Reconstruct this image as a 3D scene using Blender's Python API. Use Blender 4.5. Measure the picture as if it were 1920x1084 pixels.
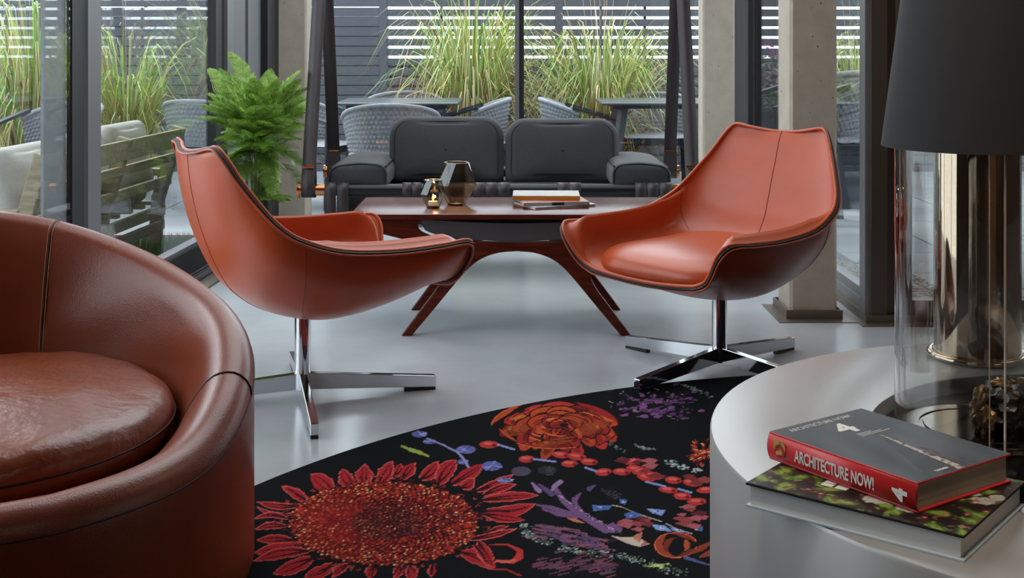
import bpy, bmesh, math, random
import numpy as np
from mathutils import Vector, Matrix, Quaternion
R = math.radians
random.seed(7); rng = np.random.default_rng(7)
for o in list(bpy.data.objects): bpy.data.objects.remove(o)
S = bpy.context.scene
COL = S.collection

# ---------------------------------------------------------------- camera, sky, lights, exposure
FPX, HOR, CH = 2350.0, 77.0, 1.15          # focal length in pixels, horizon row, eye height
cam = bpy.data.cameras.new('camera'); camo = bpy.data.objects.new('camera', cam); COL.objects.link(camo)
camo.location = (0, 0, CH); camo.rotation_euler = (R(90), 0, 0)
cam.sensor_width = 36; cam.lens = 36 * FPX / 1920; cam.shift_y = -(542 - HOR) / 1920
cam.clip_start = .05; cam.clip_end = 300
S.camera = camo

w = bpy.data.worlds.new('sky'); S.world = w; w.use_nodes = True
nt = w.node_tree; nt.nodes.clear()
wo = nt.nodes.new('ShaderNodeOutputWorld'); bg = nt.nodes.new('ShaderNodeBackground')
bg.inputs[0].default_value = (.86, .93, 1, 1); bg.inputs[1].default_value = 3.2
nt.links.new(bg.outputs[0], wo.inputs[0])

sun = bpy.data.lights.new('sun', 'SUN'); sun.energy = 2.5; sun.angle = R(35); sun.color = (1, .97, .92)
suno = bpy.data.objects.new('sun', sun); COL.objects.link(suno)
suno.rotation_euler = Vector((.45, -.62, -.95)).to_track_quat('-Z', 'Y').to_euler()

def area(name, loc, target, sx, sy, power, color):
    l = bpy.data.lights.new(name, 'AREA'); l.shape = 'RECTANGLE'; l.size = sx; l.size_y = sy
    l.energy = power; l.color = color
    o = bpy.data.objects.new(name, l); COL.objects.link(o); o.location = loc
    d = Vector(target) - Vector(loc)
    o.rotation_euler = d.to_track_quat('-Z', 'Y').to_euler()
    return o
area('overhead_fill', (-.3, 5.3, 2.94), (-.3, 5.3, 0), 2.2, 3.6, 56, (.93, .97, 1))  # added soft fill standing in for a skylight; the ceiling has no opening
area('rear_warm_fill', (3.4, -2.4, 2.94), (3.4, -2.8, 0), 1.5, 1.5, 24, (1, .78, .58))  # added warm fill so the nickel column reflects a lit rear wall
sp = bpy.data.lights.new('ceiling_downlight', 'SPOT'); sp.energy = 100; sp.color = (1, .86, .72); sp.spot_size = R(56); sp.spot_blend = .8; sp.shadow_soft_size = .25
spo = bpy.data.objects.new('ceiling_downlight', sp); COL.objects.link(spo); spo.location = (.35, 1.0, 2.92)
spo.rotation_euler = (Vector((.95, 2.0, .5)) - Vector(spo.location)).to_track_quat('-Z', 'Y').to_euler()
area('ceiling_lamp_warm', (2.4, 3.6, 2.94), (2.2, 3.7, 0), 1.2, 1.2, 7, (1, .80, .62))

S.view_settings.view_transform = 'Standard'; S.view_settings.look = 'None'
S.view_settings.exposure = 0.35; S.view_settings.gamma = 1; S.view_settings.use_curve_mapping = False

# ---------------------------------------------------------------- helpers
def PW(x, y, Y): return Vector(((x - 960) / FPX * Y, Y, CH - (y - HOR) / FPX * Y))
def PF(x, y, z=0.0):
    Y = (CH - z) * FPX / (y - HOR); return Vector(((x - 960) / FPX * Y, Y, z))

def lin(c):
    if isinstance(c, str):
        c = [int(c[i:i + 2], 16) / 255 for i in (0, 2, 4)]
    return tuple(v / 12.92 if v <= .04045 else ((v + .055) / 1.055) ** 2.4 for v in c)

def mat(name, col, rough=.5, metal=0, noise=0, nscale=20, bump=0, bscale=200, spec=.5, col2=None, stretch=None,
        coat=0, sheen=0, rnoise=0, bkind='noise', emit=None, vcol=False, detail=6):
    m = bpy.data.materials.new(name); m.use_nodes = True; n = m.node_tree; L = n.links
    b = n.nodes['Principled BSDF']
    b.inputs['Roughness'].default_value = rough; b.inputs['Metallic'].default_value = metal
    b.inputs['Specular IOR Level'].default_value = spec; b.inputs['Coat Weight'].default_value = coat
    b.inputs['Coat Roughness'].default_value = .08
    b.inputs['Sheen Weight'].default_value = sheen
    c = lin(col); b.inputs['Base Color'].default_value = (*c, 1)
    tc = n.nodes.new('ShaderNodeTexCoord'); mp = n.nodes.new('ShaderNodeMapping')
    L.new(tc.outputs['Object'], mp.inputs[0])
    if stretch: mp.inputs['Scale'].default_value = stretch
    if vcol:
        a = n.nodes.new('ShaderNodeVertexColor'); a.layer_name = 'Col'
        L.new(a.outputs[0], b.inputs['Base Color'])
    elif noise or col2:
        t = n.nodes.new('ShaderNodeTexNoise'); t.inputs['Scale'].default_value = nscale
        t.inputs['Detail'].default_value = detail; t.inputs['Roughness'].default_value = .62
        L.new(mp.outputs[0], t.inputs['Vector'])
        r = n.nodes.new('ShaderNodeValToRGB')
        c2 = lin(col2) if col2 else tuple(v * (1 - noise) for v in c)
        r.color_ramp.elements[0].position = .36; r.color_ramp.elements[1].position = .64
        r.color_ramp.elements[0].color = (*c2, 1); r.color_ramp.elements[1].color = (*c, 1)
        L.new(t.outputs[0], r.inputs[0]); L.new(r.outputs[0], b.inputs['Base Color'])
        if rnoise:
            q = n.nodes.new('ShaderNodeMapRange')
            q.inputs['To Min'].default_value = max(.02, rough - rnoise); q.inputs['To Max'].default_value = rough + rnoise
            L.new(t.outputs[0], q.inputs[0]); L.new(q.outputs[0], b.inputs['Roughness'])
    if bump:
        if bkind == 'noise':
            t2 = n.nodes.new('ShaderNodeTexNoise'); t2.inputs['Detail'].default_value = 4; o2 = t2.outputs[0]
        elif bkind == 'vor':
            t2 = n.nodes.new('ShaderNodeTexVoronoi'); o2 = t2.outputs[0]
        else:
            t2 = n.nodes.new('ShaderNodeTexWave'); o2 = t2.outputs[1]
        t2.inputs['Scale'].default_value = bscale
        L.new(mp.outputs[0], t2.inputs['Vector'])
        bp = n.nodes.new('ShaderNodeBump'); bp.inputs['Strength'].default_value = bump
        bp.inputs['Distance'].default_value = .004
        L.new(o2, bp.inputs['Height']); L.new(bp.outputs[0], b.inputs['Normal'])
    if emit:
        b.inputs['Emission Color'].default_value = (*lin(emit[0]), 1); b.inputs['Emission Strength'].default_value = emit[1]
    return m

def glass_mat(name, tint=(1, 1, 1), ior=1.5, rough=0.0, gain=1.0, base=0.0):
    m = bpy.data.materials.new(name); m.use_nodes = True; n = m.node_tree; L = n.links
    n.nodes.clear()
    out = n.nodes.new('ShaderNodeOutputMaterial'); mix = n.nodes.new('ShaderNodeMixShader')
    tr = n.nodes.new('ShaderNodeBsdfTransparent'); tr.inputs[0].default_value = (*tint, 1)
    gl = n.nodes.new('ShaderNodeBsdfGlossy'); gl.inputs['Roughness'].default_value = rough
    # Schlick reflectance from the angle between surface and ray, the same from either side of the sheet
    ge = n.nodes.new('ShaderNodeNewGeometry'); dt = n.nodes.new('ShaderNodeVectorMath'); dt.operation = 'DOT_PRODUCT'
    L.new(ge.outputs['Normal'], dt.inputs[0]); L.new(ge.outputs['Incoming'], dt.inputs[1])
    ab = n.nodes.new('ShaderNodeMath'); ab.operation = 'ABSOLUTE'; L.new(dt.outputs['Value'], ab.inputs[0])
    om = n.nodes.new('ShaderNodeMath'); om.operation = 'SUBTRACT'; om.inputs[0].default_value = 1; L.new(ab.outputs[0], om.inputs[1])
    pw = n.nodes.new('ShaderNodeMath'); pw.operation = 'POWER'; pw.inputs[1].default_value = 5; L.new(om.outputs[0], pw.inputs[0])
    f0 = ((ior - 1) / (ior + 1)) ** 2
    fr = n.nodes.new('ShaderNodeMath'); fr.operation = 'MULTIPLY_ADD'; fr.inputs[1].default_value = 1 - f0; fr.inputs[2].default_value = f0
    L.new(pw.outputs[0], fr.inputs[0])
    mu = n.nodes.new('ShaderNodeMath'); mu.operation = 'MULTIPLY_ADD'; mu.use_clamp = True
    mu.inputs[1].default_value = gain; mu.inputs[2].default_value = base
    L.new(fr.outputs[0], mu.inputs[0]); L.new(mu.outputs[0], mix.inputs[0])
    L.new(tr.outputs[0], mix.inputs[1]); L.new(gl.outputs[0], mix.inputs[2]); L.new(mix.outputs[0], out.inputs[0])
    return m

def tag(o, label, cat=None, group=None, kind=None):
    o['label'] = label
    if cat: o['category'] = cat
    if group: o['group'] = group
    if kind: o['kind'] = kind
    return o

def empty(name, loc, rz=0, label=None, cat=None, group=None):
    o = bpy.data.objects.new(name, None); COL.objects.link(o); o.location = loc; o.rotation_euler = (0, 0, rz)
    o.empty_display_size = .05
    if label: tag(o, label, cat, group)
    return o

def link(name, me, parent=None, loc=None, rot=None, scale=None):
    o = bpy.data.objects.new(name, me); COL.objects.link(o)
    if parent: o.parent = parent
    if loc is not None: o.location = loc
    if rot is not None: o.rotation_euler = rot
    if scale is not None: o.scale = scale
    return o

def mk(name, V, F, m, parent=None, smooth=None, recalc=False, colors=None):
    me = bpy.data.meshes.new(name); me.from_pydata([tuple(v) for v in V], [], [tuple(f) for f in F]); me.update()
    if recalc:
        bm = bmesh.new(); bm.from_mesh(me); bmesh.ops.recalc_face_normals(bm, faces=bm.faces); bm.to_mesh(me); bm.free()
    if m: me.materials.append(m)
    if smooth is not None:
        me.polygons.foreach_set('use_smooth', [True] * len(me.polygons))
        if smooth < 179: me.set_sharp_from_angle(angle=R(smooth))
    if colors is not None:
        a = me.color_attributes.new('Col', 'FLOAT_COLOR', 'POINT')
        a.data.foreach_set('color', np.asarray(colors, dtype=np.float32).ravel())
    return link(name, me, parent)

class MB:
    """collects shapes into one mesh"""
    def __init__(s): s.V = []; s.F = []; s.C = []
    def add(s, V, F):
        k = len(s.V); s.V += [tuple(v) for v in V]; s.F += [tuple(i + k for i in f) for f in F]
    def box(s, c, d, M=None, bev=0):
        x, y, z = d[0] / 2, d[1] / 2, d[2] / 2
        if bev:
            bm = bmesh.new(); bmesh.ops.create_cube(bm, size=1)
            for v in bm.verts: v.co = Vector((v.co.x * d[0], v.co.y * d[1], v.co.z * d[2]))
            bmesh.ops.bevel(bm, geom=bm.edges[:], offset=bev, segments=2, affect='EDGES', profile=.5)
            bm.verts.index_update()
            V = [v.co.copy() for v in bm.verts]; F = [[v.index for v in f.verts] for f in bm.faces]; bm.free()
        else:
            V = [Vector((a, b, e)) for a in (-x, x) for b in (-y, y) for e in (-z, z)]
            F = [(0, 1, 3, 2), (4, 6, 7, 5), (0, 4, 5, 1), (2, 3, 7, 6), (0, 2, 6, 4), (1, 5, 7, 3)]
        if M is not None: V = [M @ v for v in V]
        s.add([v + Vector(c) for v in V], F); return s
    def bx(s, a, b, bev=0):
        a = Vector(a); b = Vector(b); return s.box((a + b) / 2, [abs(v) for v in (b - a)], None, bev)
    def beam(s, a, b, wd, th, up=(0, 0, 1), bev=0):
        a = Vector(a); b = Vector(b); d = b - a; X = d.normalized(); Y = Vector(up).cross(X)
        if Y.length < 1e-5: Y = Vector((0, 1, 0)).cross(X)
        Y.normalize(); Z = X.cross(Y)
        M = Matrix((X, Y, Z)).transposed()
        return s.box((a + b) / 2, (d.length, wd, th), M, bev)
    def tube(s, pts, r, n=8, closed=False, cap=True, flat=1.0):
        pts = [Vector(p) for p in pts]; N = len(pts); rs = r if hasattr(r, '__len__') else [r] * N
        V = []; F = []; prev = None
        for i, p in enumerate(pts):
            if closed: t = pts[(i + 1) % N] - pts[i - 1]
            else: t = pts[min(i + 1, N - 1)] - pts[max(i - 1, 0)]
            if t.length < 1e-9: t = Vector((0, 0, 1))
            t.normalize()
            if prev is None:
                a = Vector((0, 0, 1)) if abs(t.z) < .9 else Vector((1, 0, 0))
                u = (a - t * a.dot(t)).normalized()
            else:
                u = prev - t * prev.dot(t)
                u = u.normalized() if u.length > 1e-6 else prev
            prev = u; v = t.cross(u)
            for k in range(n):
                an = 2 * math.pi * k / n
                V.append(p + (u * math.cos(an) + v * math.sin(an) * flat) * rs[i])
        for i in range(N if closed else N - 1):
            j = (i + 1) % N
            for k in range(n):
                l = (k + 1) % n
                F.append((i * n + k, i * n + l, j * n + l, j * n + k))
        if cap and not closed:
            F.append(tuple(range(n))[::-1]); F.append(tuple((N - 1) * n + k for k in range(n)))
        s.add(V, F); return s
    def lathe(s, prof, n=32, c=(0, 0, 0), a0=0, a1=360, capends=False):
        full = abs(a1 - a0) >= 359.9; m = n if full else n + 1; V = []; F = []
        for i in range(m):
            an = R(a0 + (a1 - a0) * i / n)
            for (r, z) in prof: V.append((c[0] + r * math.cos(an), c[1] + r * math.sin(an), c[2] + z))
        k = len(prof)
        for i in range(n):
            j = (i + 1) % m
            for q in range(k - 1): F.append((i * k + q, j * k + q, j * k + q + 1, i * k + q + 1))
        s.add(V, F); return s
    def prism(s, poly, a, b, axis='y'):
        """poly in (x,z), extruded along y from a to b"""
        n = len(poly); V = [(p[0], a, p[1]) for p in poly] + [(p[0], b, p[1]) for p in poly]
        if axis == 'z': V = [(v[0], v[2], v[1]) for v in V]
        if axis == 'x': V = [(v[1], v[0], v[2]) for v in V]
        F = [tuple(range(n)), tuple(range(2 * n - 1, n - 1, -1))]
        for i in range(n): j = (i + 1) % n; F.append((i, i + n, j + n, j))
        s.add(V, F); return s
    def grid(s, P, wrapu=False, wrapv=False):
        nu = len(P); nv = len(P[0]); V = [p for row in P for p in row]; F = []
        for i in range(nu if wrapu else nu - 1):
            for j in range(nv if wrapv else nv - 1):
                a = (i + 1) % nu; b = (j + 1) % nv
                F.append((i * nv + j, a * nv + j, a * nv + b, i * nv + b))
        s.add(V, F); return s
    def build(s, name, m, parent=None, smooth=None, recalc=True):
        return mk(name, s.V, s.F, m, parent, smooth, recalc)

def spline(keys, ts):
    """Catmull-Rom through keys [(t, tuple)]"""
    T = np.array([k[0] for k in keys]); P = np.array([k[1] for k in keys], float); out = []
    for t in ts:
        i = int(np.clip(np.searchsorted(T, t) - 1, 0, len(T) - 2))
        t0, t1 = T[i], T[i + 1]; s = (t - t0) / (t1 - t0)
        def tan(j):
            if j == 0: return (P[1] - P[0]) / (T[1] - T[0])
            if j == len(T) - 1: return (P[-1] - P[-2]) / (T[-1] - T[-2])
            return (P[j + 1] - P[j - 1]) / (T[j + 1] - T[j - 1])
        m0 = tan(i) * (t1 - t0); m1 = tan(i + 1) * (t1 - t0)
        h = 2 * s ** 3 - 3 * s ** 2 + 1, s ** 3 - 2 * s ** 2 + s, -2 * s ** 3 + 3 * s ** 2, s ** 3 - s ** 2
        out.append(P[i] * h[0] + m0 * h[1] + P[i + 1] * h[2] + m1 * h[3])
    return np.array(out)

def rrect(w, h, r, n=6, r2=None):
    """rounded rectangle outline in 2D, r at the top corners, r2 at the bottom"""
    r2 = r if r2 is None else r2; P = []
    for (cx, cy, a, q) in ((w / 2 - r, h / 2 - r, 0, r), (-w / 2 + r, h / 2 - r, 90, r), (-w / 2 + r2, -h / 2 + r2, 180, r2), (w / 2 - r2, -h / 2 + r2, 270, r2)):
        for k in range(n + 1):
            an = R(a + 90 * k / n); P.append((cx + q * math.cos(an), cy + q * math.sin(an)))
    return P

def resample(P, n):
    P = np.array(list(P) + [P[0]], float); d = np.r_[0, np.cumsum(np.linalg.norm(np.diff(P, axis=0), axis=1))]
    t = np.linspace(0, d[-1], n, endpoint=False)
    return [(np.interp(q, d, P[:, 0]), np.interp(q, d, P[:, 1])) for q in t]

def puff(outline, th, er, bulge_f, bulge_b, n=64):
    """upholstered slab: 2D outline (u,v) puffed along w from -th/2 to th/2; returns rings of (u,w,v)"""
    O = resample(outline, n); cx = sum(p[0] for p in O) / n; cy = sum(p[1] for p in O) / n
    ext = max(max(abs(p[0] - cx), abs(p[1] - cy)) for p in O)
    rings = []
    def ring(ins, w_):
        row = []
        for (a, b) in O:
            dx, dy = a - cx, b - cy; l = math.hypot(dx, dy); f = max(0.0, (l - ins) / l) if l else 0
            row.append((cx + dx * f, w_, cy + dy * f))
        return row
    for s in (.02, .25, .45, .62, .76, .87, .95):
        rings.append([(cx + (a - cx) * s * (1 - er / ext), -th / 2 - bulge_f * (1 - s ** 2.6), cy + (b - cy) * s * (1 - er / ext)) for (a, b) in O])
    for k in range(6):
        an = R(90 * k / 5); rings.append(ring(er * (1 - math.sin(an)), -th / 2 + er * (1 - math.cos(an))))
    for k in range(6):
        an = R(90 * k / 5); rings.append(ring(er * (1 - math.cos(an)), th / 2 - er * (1 - math.sin(an))))
    for s in (.95, .87, .76, .62, .45, .25, .02):
        rings.append([(cx + (a - cx) * s * (1 - er / ext), th / 2 + bulge_b * (1 - s ** 2.6), cy + (b - cy) * s * (1 - er / ext)) for (a, b) in O])
    return rings

def copy_tree(o, parent=None):
    c = o.copy(); COL.objects.link(c); c.parent = parent
    for ch in list(o.children): copy_tree(ch, c)
    return c
# ---------------------------------------------------------------- materials
M = {}
M['floor'] = mat('polished_concrete', 'b3b8bd', .20, noise=.14, nscale=1.6, rnoise=.08, bump=.03, bscale=30, spec=.5, detail=9)
M['concrete'] = mat('cast_concrete', 'b5aa9b', .8, noise=.14, nscale=9, bump=.25, bscale=120, detail=10)
M['pit'] = mat('concrete_pits', '5d564c', .9)
M['frame'] = mat('grey_aluminium', '77767a', .42, .35)
M['reflection_grey'] = mat('grey_glass_reflection', '9c9c9e', .5)  # tone of a reflection in the glass, given to a solid strip
M['frame_dark'] = mat('black_gasket', '17171a', .55)
M['frame_brown'] = mat('bronze_aluminium', '54493f', .45, .35)
M['clad'] = mat('grey_cladding', '6f6f72', .5, .15)
M['steel_plate'] = mat('brown_steel_plate', '6a6055', .4, .5)
M['ceiling'] = mat('ceiling_paint', 'b9b6b0', .9)
M['wall'] = mat('warm_interior_plaster', '7d6753', .9)
M['wall_dark'] = mat('dark_interior_plaster', '3d332b', .9)
M['pane'] = glass_mat('window_glass', (.95, .975, .98), 1.5, 0, 1.2, .0)
M['orange'] = mat('orange_leather', 'bd532c', .33, noise=.08, nscale=7, bump=.06, bscale=420, spec=.5, bkind='vor')
M['orange_seam'] = mat('orange_leather_seam', '8a3a20', .5)
M['zip'] = mat('dark_brown_zip', '1d1210', .5)
M['chrome'] = mat('polished_chrome', 'd4d6d9', .07, 1)
M['satin'] = mat('satin_chrome', 'b4b4b6', .22, 1)
M['black_rubber'] = mat('black_rubber', '0c0c0d', .5)
M['brown'] = mat('cognac_leather', '88391a', .32, noise=.2, nscale=5, bump=.10, bscale=330, spec=.6, bkind='vor')
M['brown_thread'] = mat('tan_thread', 'b98b6a', .7)
M['brown_dark'] = mat('dark_seam', '1c0e08', .6)
M['mahogany'] = mat('mahogany', '5e2618', .25, col2='42180e', nscale=5, stretch=(1.2, 14, 14), spec=.13, coat=.0)
M['tray'] = mat('grey_leather_tray', '4c4c4e', .38)
M['fabric'] = mat('charcoal_wool', '393a3d', .92, noise=.25, nscale=160, bump=.3, bscale=900, sheen=.15)
M['piping'] = mat('charcoal_piping', '1f2022', .9)
M['strap'] = mat('dark_brown_strap_leather', '2f2628', .5, noise=.12, nscale=8, bump=.05, bscale=300)
M['copper'] = mat('polished_copper', 'c08257', .16, 1)
M['black_metal'] = mat('black_metal', '17171a', .38, .3)
M['ring'] = mat('brushed_aluminium_grey', 'a3a19f', .33, .25, noise=.08, nscale=3, rnoise=.05, stretch=(1, 1, .15))
M['black_glass'] = mat('black_glass', '0b0b0c', .06)
M['nickel'] = mat('polished_nickel', 'c4b39f', .05, 1)
M['base_metal'] = mat('dark_nickel_base', '6d675f', .14, 1)
M['acrylic'] = glass_mat('clear_acrylic', (.93, .925, .91), 1.49, .01, 1.6, .045)
M['shade'] = mat('charcoal_lampshade_cloth', '2e2d2f', .85, noise=.12, nscale=300, bump=.1, bscale=700)
M['rock'] = mat('black_gold_mineral', '141211', .32, col2='0a0909', nscale=14, bump=.7, bscale=60, spec=.7)
M['gold'] = mat('golden_brown_crystal', '8a6a42', .34, .45, col2='3a2816', nscale=45, bump=.9, bscale=70)
M['rug_side'] = mat('black_wool_edge', '0c0c10', .95)
M['rug'] = mat('printed_wool_rug', '101014', .95, vcol=True, bump=.25, bscale=600, spec=.08)
M['paper'] = mat('book_pages', 'dcd8d2', .8, bump=.25, bscale=90, stretch=(.02, .02, 9))
M['paper_old'] = mat('thick_book_pages', 'a99c8c', .8, bump=.35, bscale=70, stretch=(.02, .02, 9), noise=.2, nscale=30)
M['red'] = mat('red_book_cloth', 'c3282b', .42)
M['white_ink'] = mat('white_print', 'd9d6d0', .6)
M['cover_print'] = mat('printed_cover', '404347', .45, vcol=True, spec=.25)
M['pale_blue'] = mat('pale_blue_board', 'aebac2', .5)
M['smoke_glass'] = glass_mat('smoky_grey_glass', (.60, .60, .57), 1.5, .0, 1.7, .03)
M['amber_glass'] = glass_mat('brown_glass', (.60, .47, .34), 1.5, .0, 1.7, .03)
M['rim_glass'] = mat('glass_rim', 'b6aa98', .1, .6)
M['wax'] = mat('candle_wax', 'e8dcc6', .5, emit=('e9a35a', .25))
M['flame'] = mat('flame', 'ffc36b', .5, emit=('ffa648', 9))
M['teak'] = mat('weathered_teak', 'a89b80', .75, col2='8a7d63', nscale=6, stretch=(8, 1, 8), bump=.1, bscale=60)
M['canvas'] = mat('off_white_canvas', 'b9b6b0', .95, noise=.08, nscale=60, bump=.1, bscale=500)
M['fence'] = mat('dark_grey_fence_paint', '4f515a', .6, noise=.18, nscale=6, stretch=(1, 8, 8))
M['paving'] = mat('grey_paving', '8b9196', .8, noise=.14, nscale=4)
M['lawn'] = mat('lawn_green', '42602a', .9, vcol=True)
M['leaf'] = mat('fern_green', '5d8f30', .5, vcol=True)
M['blade'] = mat('grass_blades', '8a9a4a', .6, vcol=True)
M['plume'] = mat('grass_plume', 'a8937c', .95)
M['rope'] = mat('grey_rope_weave', '8f9298', .8, noise=.2, nscale=40)
M['outdoor_frame'] = mat('anthracite_frame', '2a3038', .5, .2)
M['outdoor_top'] = mat('anthracite_tabletop', '3d434a', .3)
M['planter'] = mat('blue_grey_planter', '2c333d', .5)
M['flower'] = mat('pink_purple_flower', '9a4f96', .7)
M['stone'] = mat('pale_gravel_stone', '8d8b86', .9)
M['red_line'] = mat('red_line_paint', 'a83b38', .6)
M['terracotta'] = mat('dark_pot', '2b2a2b', .6)

# ---------------------------------------------------------------- room shell
def st(o, label=None):
    o['kind'] = 'structure'
    if label: o['label'] = label
    return o
def lx(Y, off=0.0): return -1.718 + .053 * Y - off      # left glazing line (inner floor edge), off = outward
# floor slab
st(MB().prism([(-2.45, -4), (-2.45, 4.05), (lx(4.05), 4.05), (lx(7.85), 7.85), (1.56, 7.85), (1.56, 5.2), (4.6, 5.2), (4.6, -4)], -.05, 0, 'z').build('floor', M['floor']),
   'pale grey polished concrete floor')
st(MB().bx((-2.7, -4, 3.0), (4.7, 7.95, 3.15)).build('ceiling', M['ceiling']), 'flat painted ceiling')
st(MB().bx((-2.7, -4.15, 0), (4.7, -4, 3.0)).build('wall_back', M['wall']), 'dark plaster wall opposite the garden')
st(MB().bx((2.63, 5.1, 0), (4.7, 5.25, 3.0)).build('wall_far_right', M['wall_dark']), 'dark plaster wall beyond the lamp glazing')
st(MB().bx((4.6, -4, 0), (4.75, 5.2, 3.0)).build('wall_right', M['wall_dark']), 'dark plaster side wall')

# left glazing --------------------------------------------------
def lseg(mb, y0, y1, o0, o1, z0, z1):
    """a bar along the left glazing line between offsets o0..o1"""
    P = [(lx(y0, o0), y0), (lx(y1, o0), y1), (lx(y1, o1), y1), (lx(y0, o1), y0)]
    mb.prism(P, z0, z1, 'z'); return mb
tr = st(lseg(MB(), 4.05, 6.72, -.0, .085, 0, .008).build('trim_1', M['steel_plate']), 'flat metal threshold under the left glazing')
for (a, b, z) in ((.09, .10, .03), (.108, .118, .03), (.126, .136, .036)):
    lseg(MB(), 4.05, 6.72, a, b, 0, z).build('track_rail', M['frame'], tr)
lseg(MB(), 4.05, 6.72, .085, .14, 0, .012).build('track_bed', M['frame_dark'], tr)

def window_left(n, y0, y1, label, extra=None):
    root = st(empty('window_%d' % n, (0, 0, 0)), label)
    lseg(MB(), y0, y1, .14, .205, 0, .150).build('bottom_rail', M['frame_dark'], root)
    lseg(MB(), y0, y1, .150, .205, .150, .168).build('glazing_bead', M['frame'], root)
    lseg(MB(), y0, y1, .14, .205, 2.9, 3.0).build('top_rail', M['frame'], root)
    lseg(MB(), y0, y1, .172, .178, .16, 2.92).build('pane', M['pane'], root)
    return root
w1 = window_left(1, 4.05, 4.72, 'tall glass pane behind the brown tub chair')
w2 = window_left(2, 4.72, 6.70, 'tall glass pane beside the fern')
lseg(MB(), 4.80, 4.93, .160, .19, .05, 2.95).build('stile', M['frame'], w2)
lseg(MB(), 4.67, 4.785, .168, .19, .05, 2.95).build('gasket', M['frame_dark'], w1)
lseg(MB(), 4.47, 4.665, .19, .2, .05, 2.95).build('reflection_strip', M['reflection_grey'], w1)  # solid grey strip standing in for a reflection in the pane
lseg(MB(), 6.46, 6.62, .15, .2, .05, 2.95).build('gasket', M['frame_dark'], w2)
lseg(MB(), 6.60, 6.72, .13, .21, .05, 2.95).build('stile', M['frame'], w2)

# cladding panels of the left corner
st(MB().bx((-2.7, -4, 0), (-2.45, 1.5, 3.0)).build('wall_front_left', M['wall_dark']), 'dark plaster wall beside the seating')
w6 = st(empty('window_6', (-2.55, 0, 0)), 'glazing set back beside the tub chair')
MB().bx((0, 1.5, 0), (.08, 4.05, .15)).build('bottom_rail', M['frame_dark'], w6)
MB().bx((0, 1.5, 2.9), (.08, 4.05, 3.0)).build('top_rail', M['frame'], w6)
for y in (2.45, 4.0): MB().bx((0, y, .15), (.08, y + .06, 2.9)).build('stile', M['frame'], w6)
for (a, b) in ((1.5, 2.45), (2.51, 4.0)): MB().bx((.035, a, .15), (.041, b, 2.9)).build('pane', M['pane'], w6)
w7 = st(empty('window_7', (-2.47, 4.05, 0)), 'short return of the glazing')
MB().bx((0, 0, 0), (.78, .08, .15)).build('bottom_rail', M['frame_dark'], w7)
MB().bx((0, 0, 2.9), (.78, .08, 3.0)).build('top_rail', M['frame'], w7)
MB().bx((0, .035, .15), (.78, .041, 2.9)).build('pane', M['pane'], w7)
wl = st(empty('wall_left', (0, 0, 0)), 'grey clad return between glazing and column')
for (y0, y1, o, m) in ((6.72, 7.03, .15, 'clad'), (7.05, 7.33, .14, 'clad'), (7.33, 7.62, .10, 'frame_dark')):
    lseg(MB(), y0, y1, o, o + .08, 0, 3.0).build('panel', M[m], wl)
lseg(MB(), 6.7, 7.7, .2, .26, 0, 3.0).build('backing', M['frame_dark'], wl)

# columns -------------------------------------------------------
def column(x0, x1, y0, y1, label, seed, trim=True):
    root = st(empty('concrete_column', ((x0 + x1) / 2, (y0 + y1) / 2, 0)), label)
    root['category'] = 'column'
    wx, wy = (x1 - x0) / 2, (y1 - y0) / 2; c = .012
    poly = [(-wx + c, -wy), (wx - c, -wy), (wx, -wy + c), (wx, wy - c), (wx - c, wy), (-wx + c, wy), (-wx, wy - c), (-wx, -wy + c)]
    MB().prism(poly, 0, 3.0, 'z').build('shaft', M['concrete'], root)
    rr = random.Random(seed); mb = MB()
    for k in range(46):                      # air holes in the cast surface
        z = rr.uniform(.15, 1.6); r = rr.choice((.0008, .001, .0014, .0022)); u = rr.uniform(-.92, .92)
        if rr.random() < .7: p = (u * wx, -wy - .0004, z); a = (r, .001, r * rr.uniform(.8, 1.8))
        else: p = (-wx - .0004, u * wy, z); a = (.001, r, r * rr.uniform(.8, 1.8))
        mb.box(p, [2 * q for q in a])
    pt = mb.build('air_holes', M['pit'], root); pt['kind'] = 'stuff'
    if trim:
        g = .012; t = .006; h = .04
        for (a, b) in (((-wx - g - t, -wy - g - t, 0), (wx + g + t, -wy - g, h)), ((-wx - g - t, wy + g, 0), (wx + g + t, wy + g + t, h)),
                       ((-wx - g - t, -wy - g, 0), (-wx - g, wy + g, h)), ((wx + g, -wy - g, 0), (wx + g + t, wy + g, h))):
            MB().bx(a, b).build('base_trim', M['steel_plate'], root)
        MB().bx((-wx - .06, -wy - .075, 0), (wx + .065, wy + .05, .003)).build('floor_plate', M['steel_plate'], root)
    return root
column(1.150, 1.346, 5.185, 5.42, 'square concrete column with a metal base trim behind the orange chair', 1)
column(1.158, 1.352, 7.60, 7.80, 'square concrete column beside black window frames, behind hanging straps', 2)
column(-1.455, -1.245, 7.60, 7.80, 'square concrete column behind the fern and hanging strap', 3)

# back glazing --------------------------------------------------
w3 = st(empty('window_3', (0, 7.78, 0)), 'wide back glazing behind the hanging sofa')
MB().bx((-1.245, -.03, 0), (1.158, .03, .07)).build('bottom_rail', M['frame'], w3)
MB().bx((-1.245, -.03, 2.93), (1.158, .03, 3.0)).build('top_rail', M['frame'], w3)
MB().bx((.018, -.04, .07), (.044, .03, 2.93)).build('mullion', M['frame'], w3)
MB().bx((.044, -.025, .07), (.074, .03, 2.93)).build('mullion_gasket', M['frame_dark'], w3)
MB().bx((-1.245, .0, .07), (.018, .006, 2.93)).build('pane', M['pane'], w3)
MB().bx((.074, .0, .07), (1.158, .006, 2.93)).build('pane', M['pane'], w3)
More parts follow.
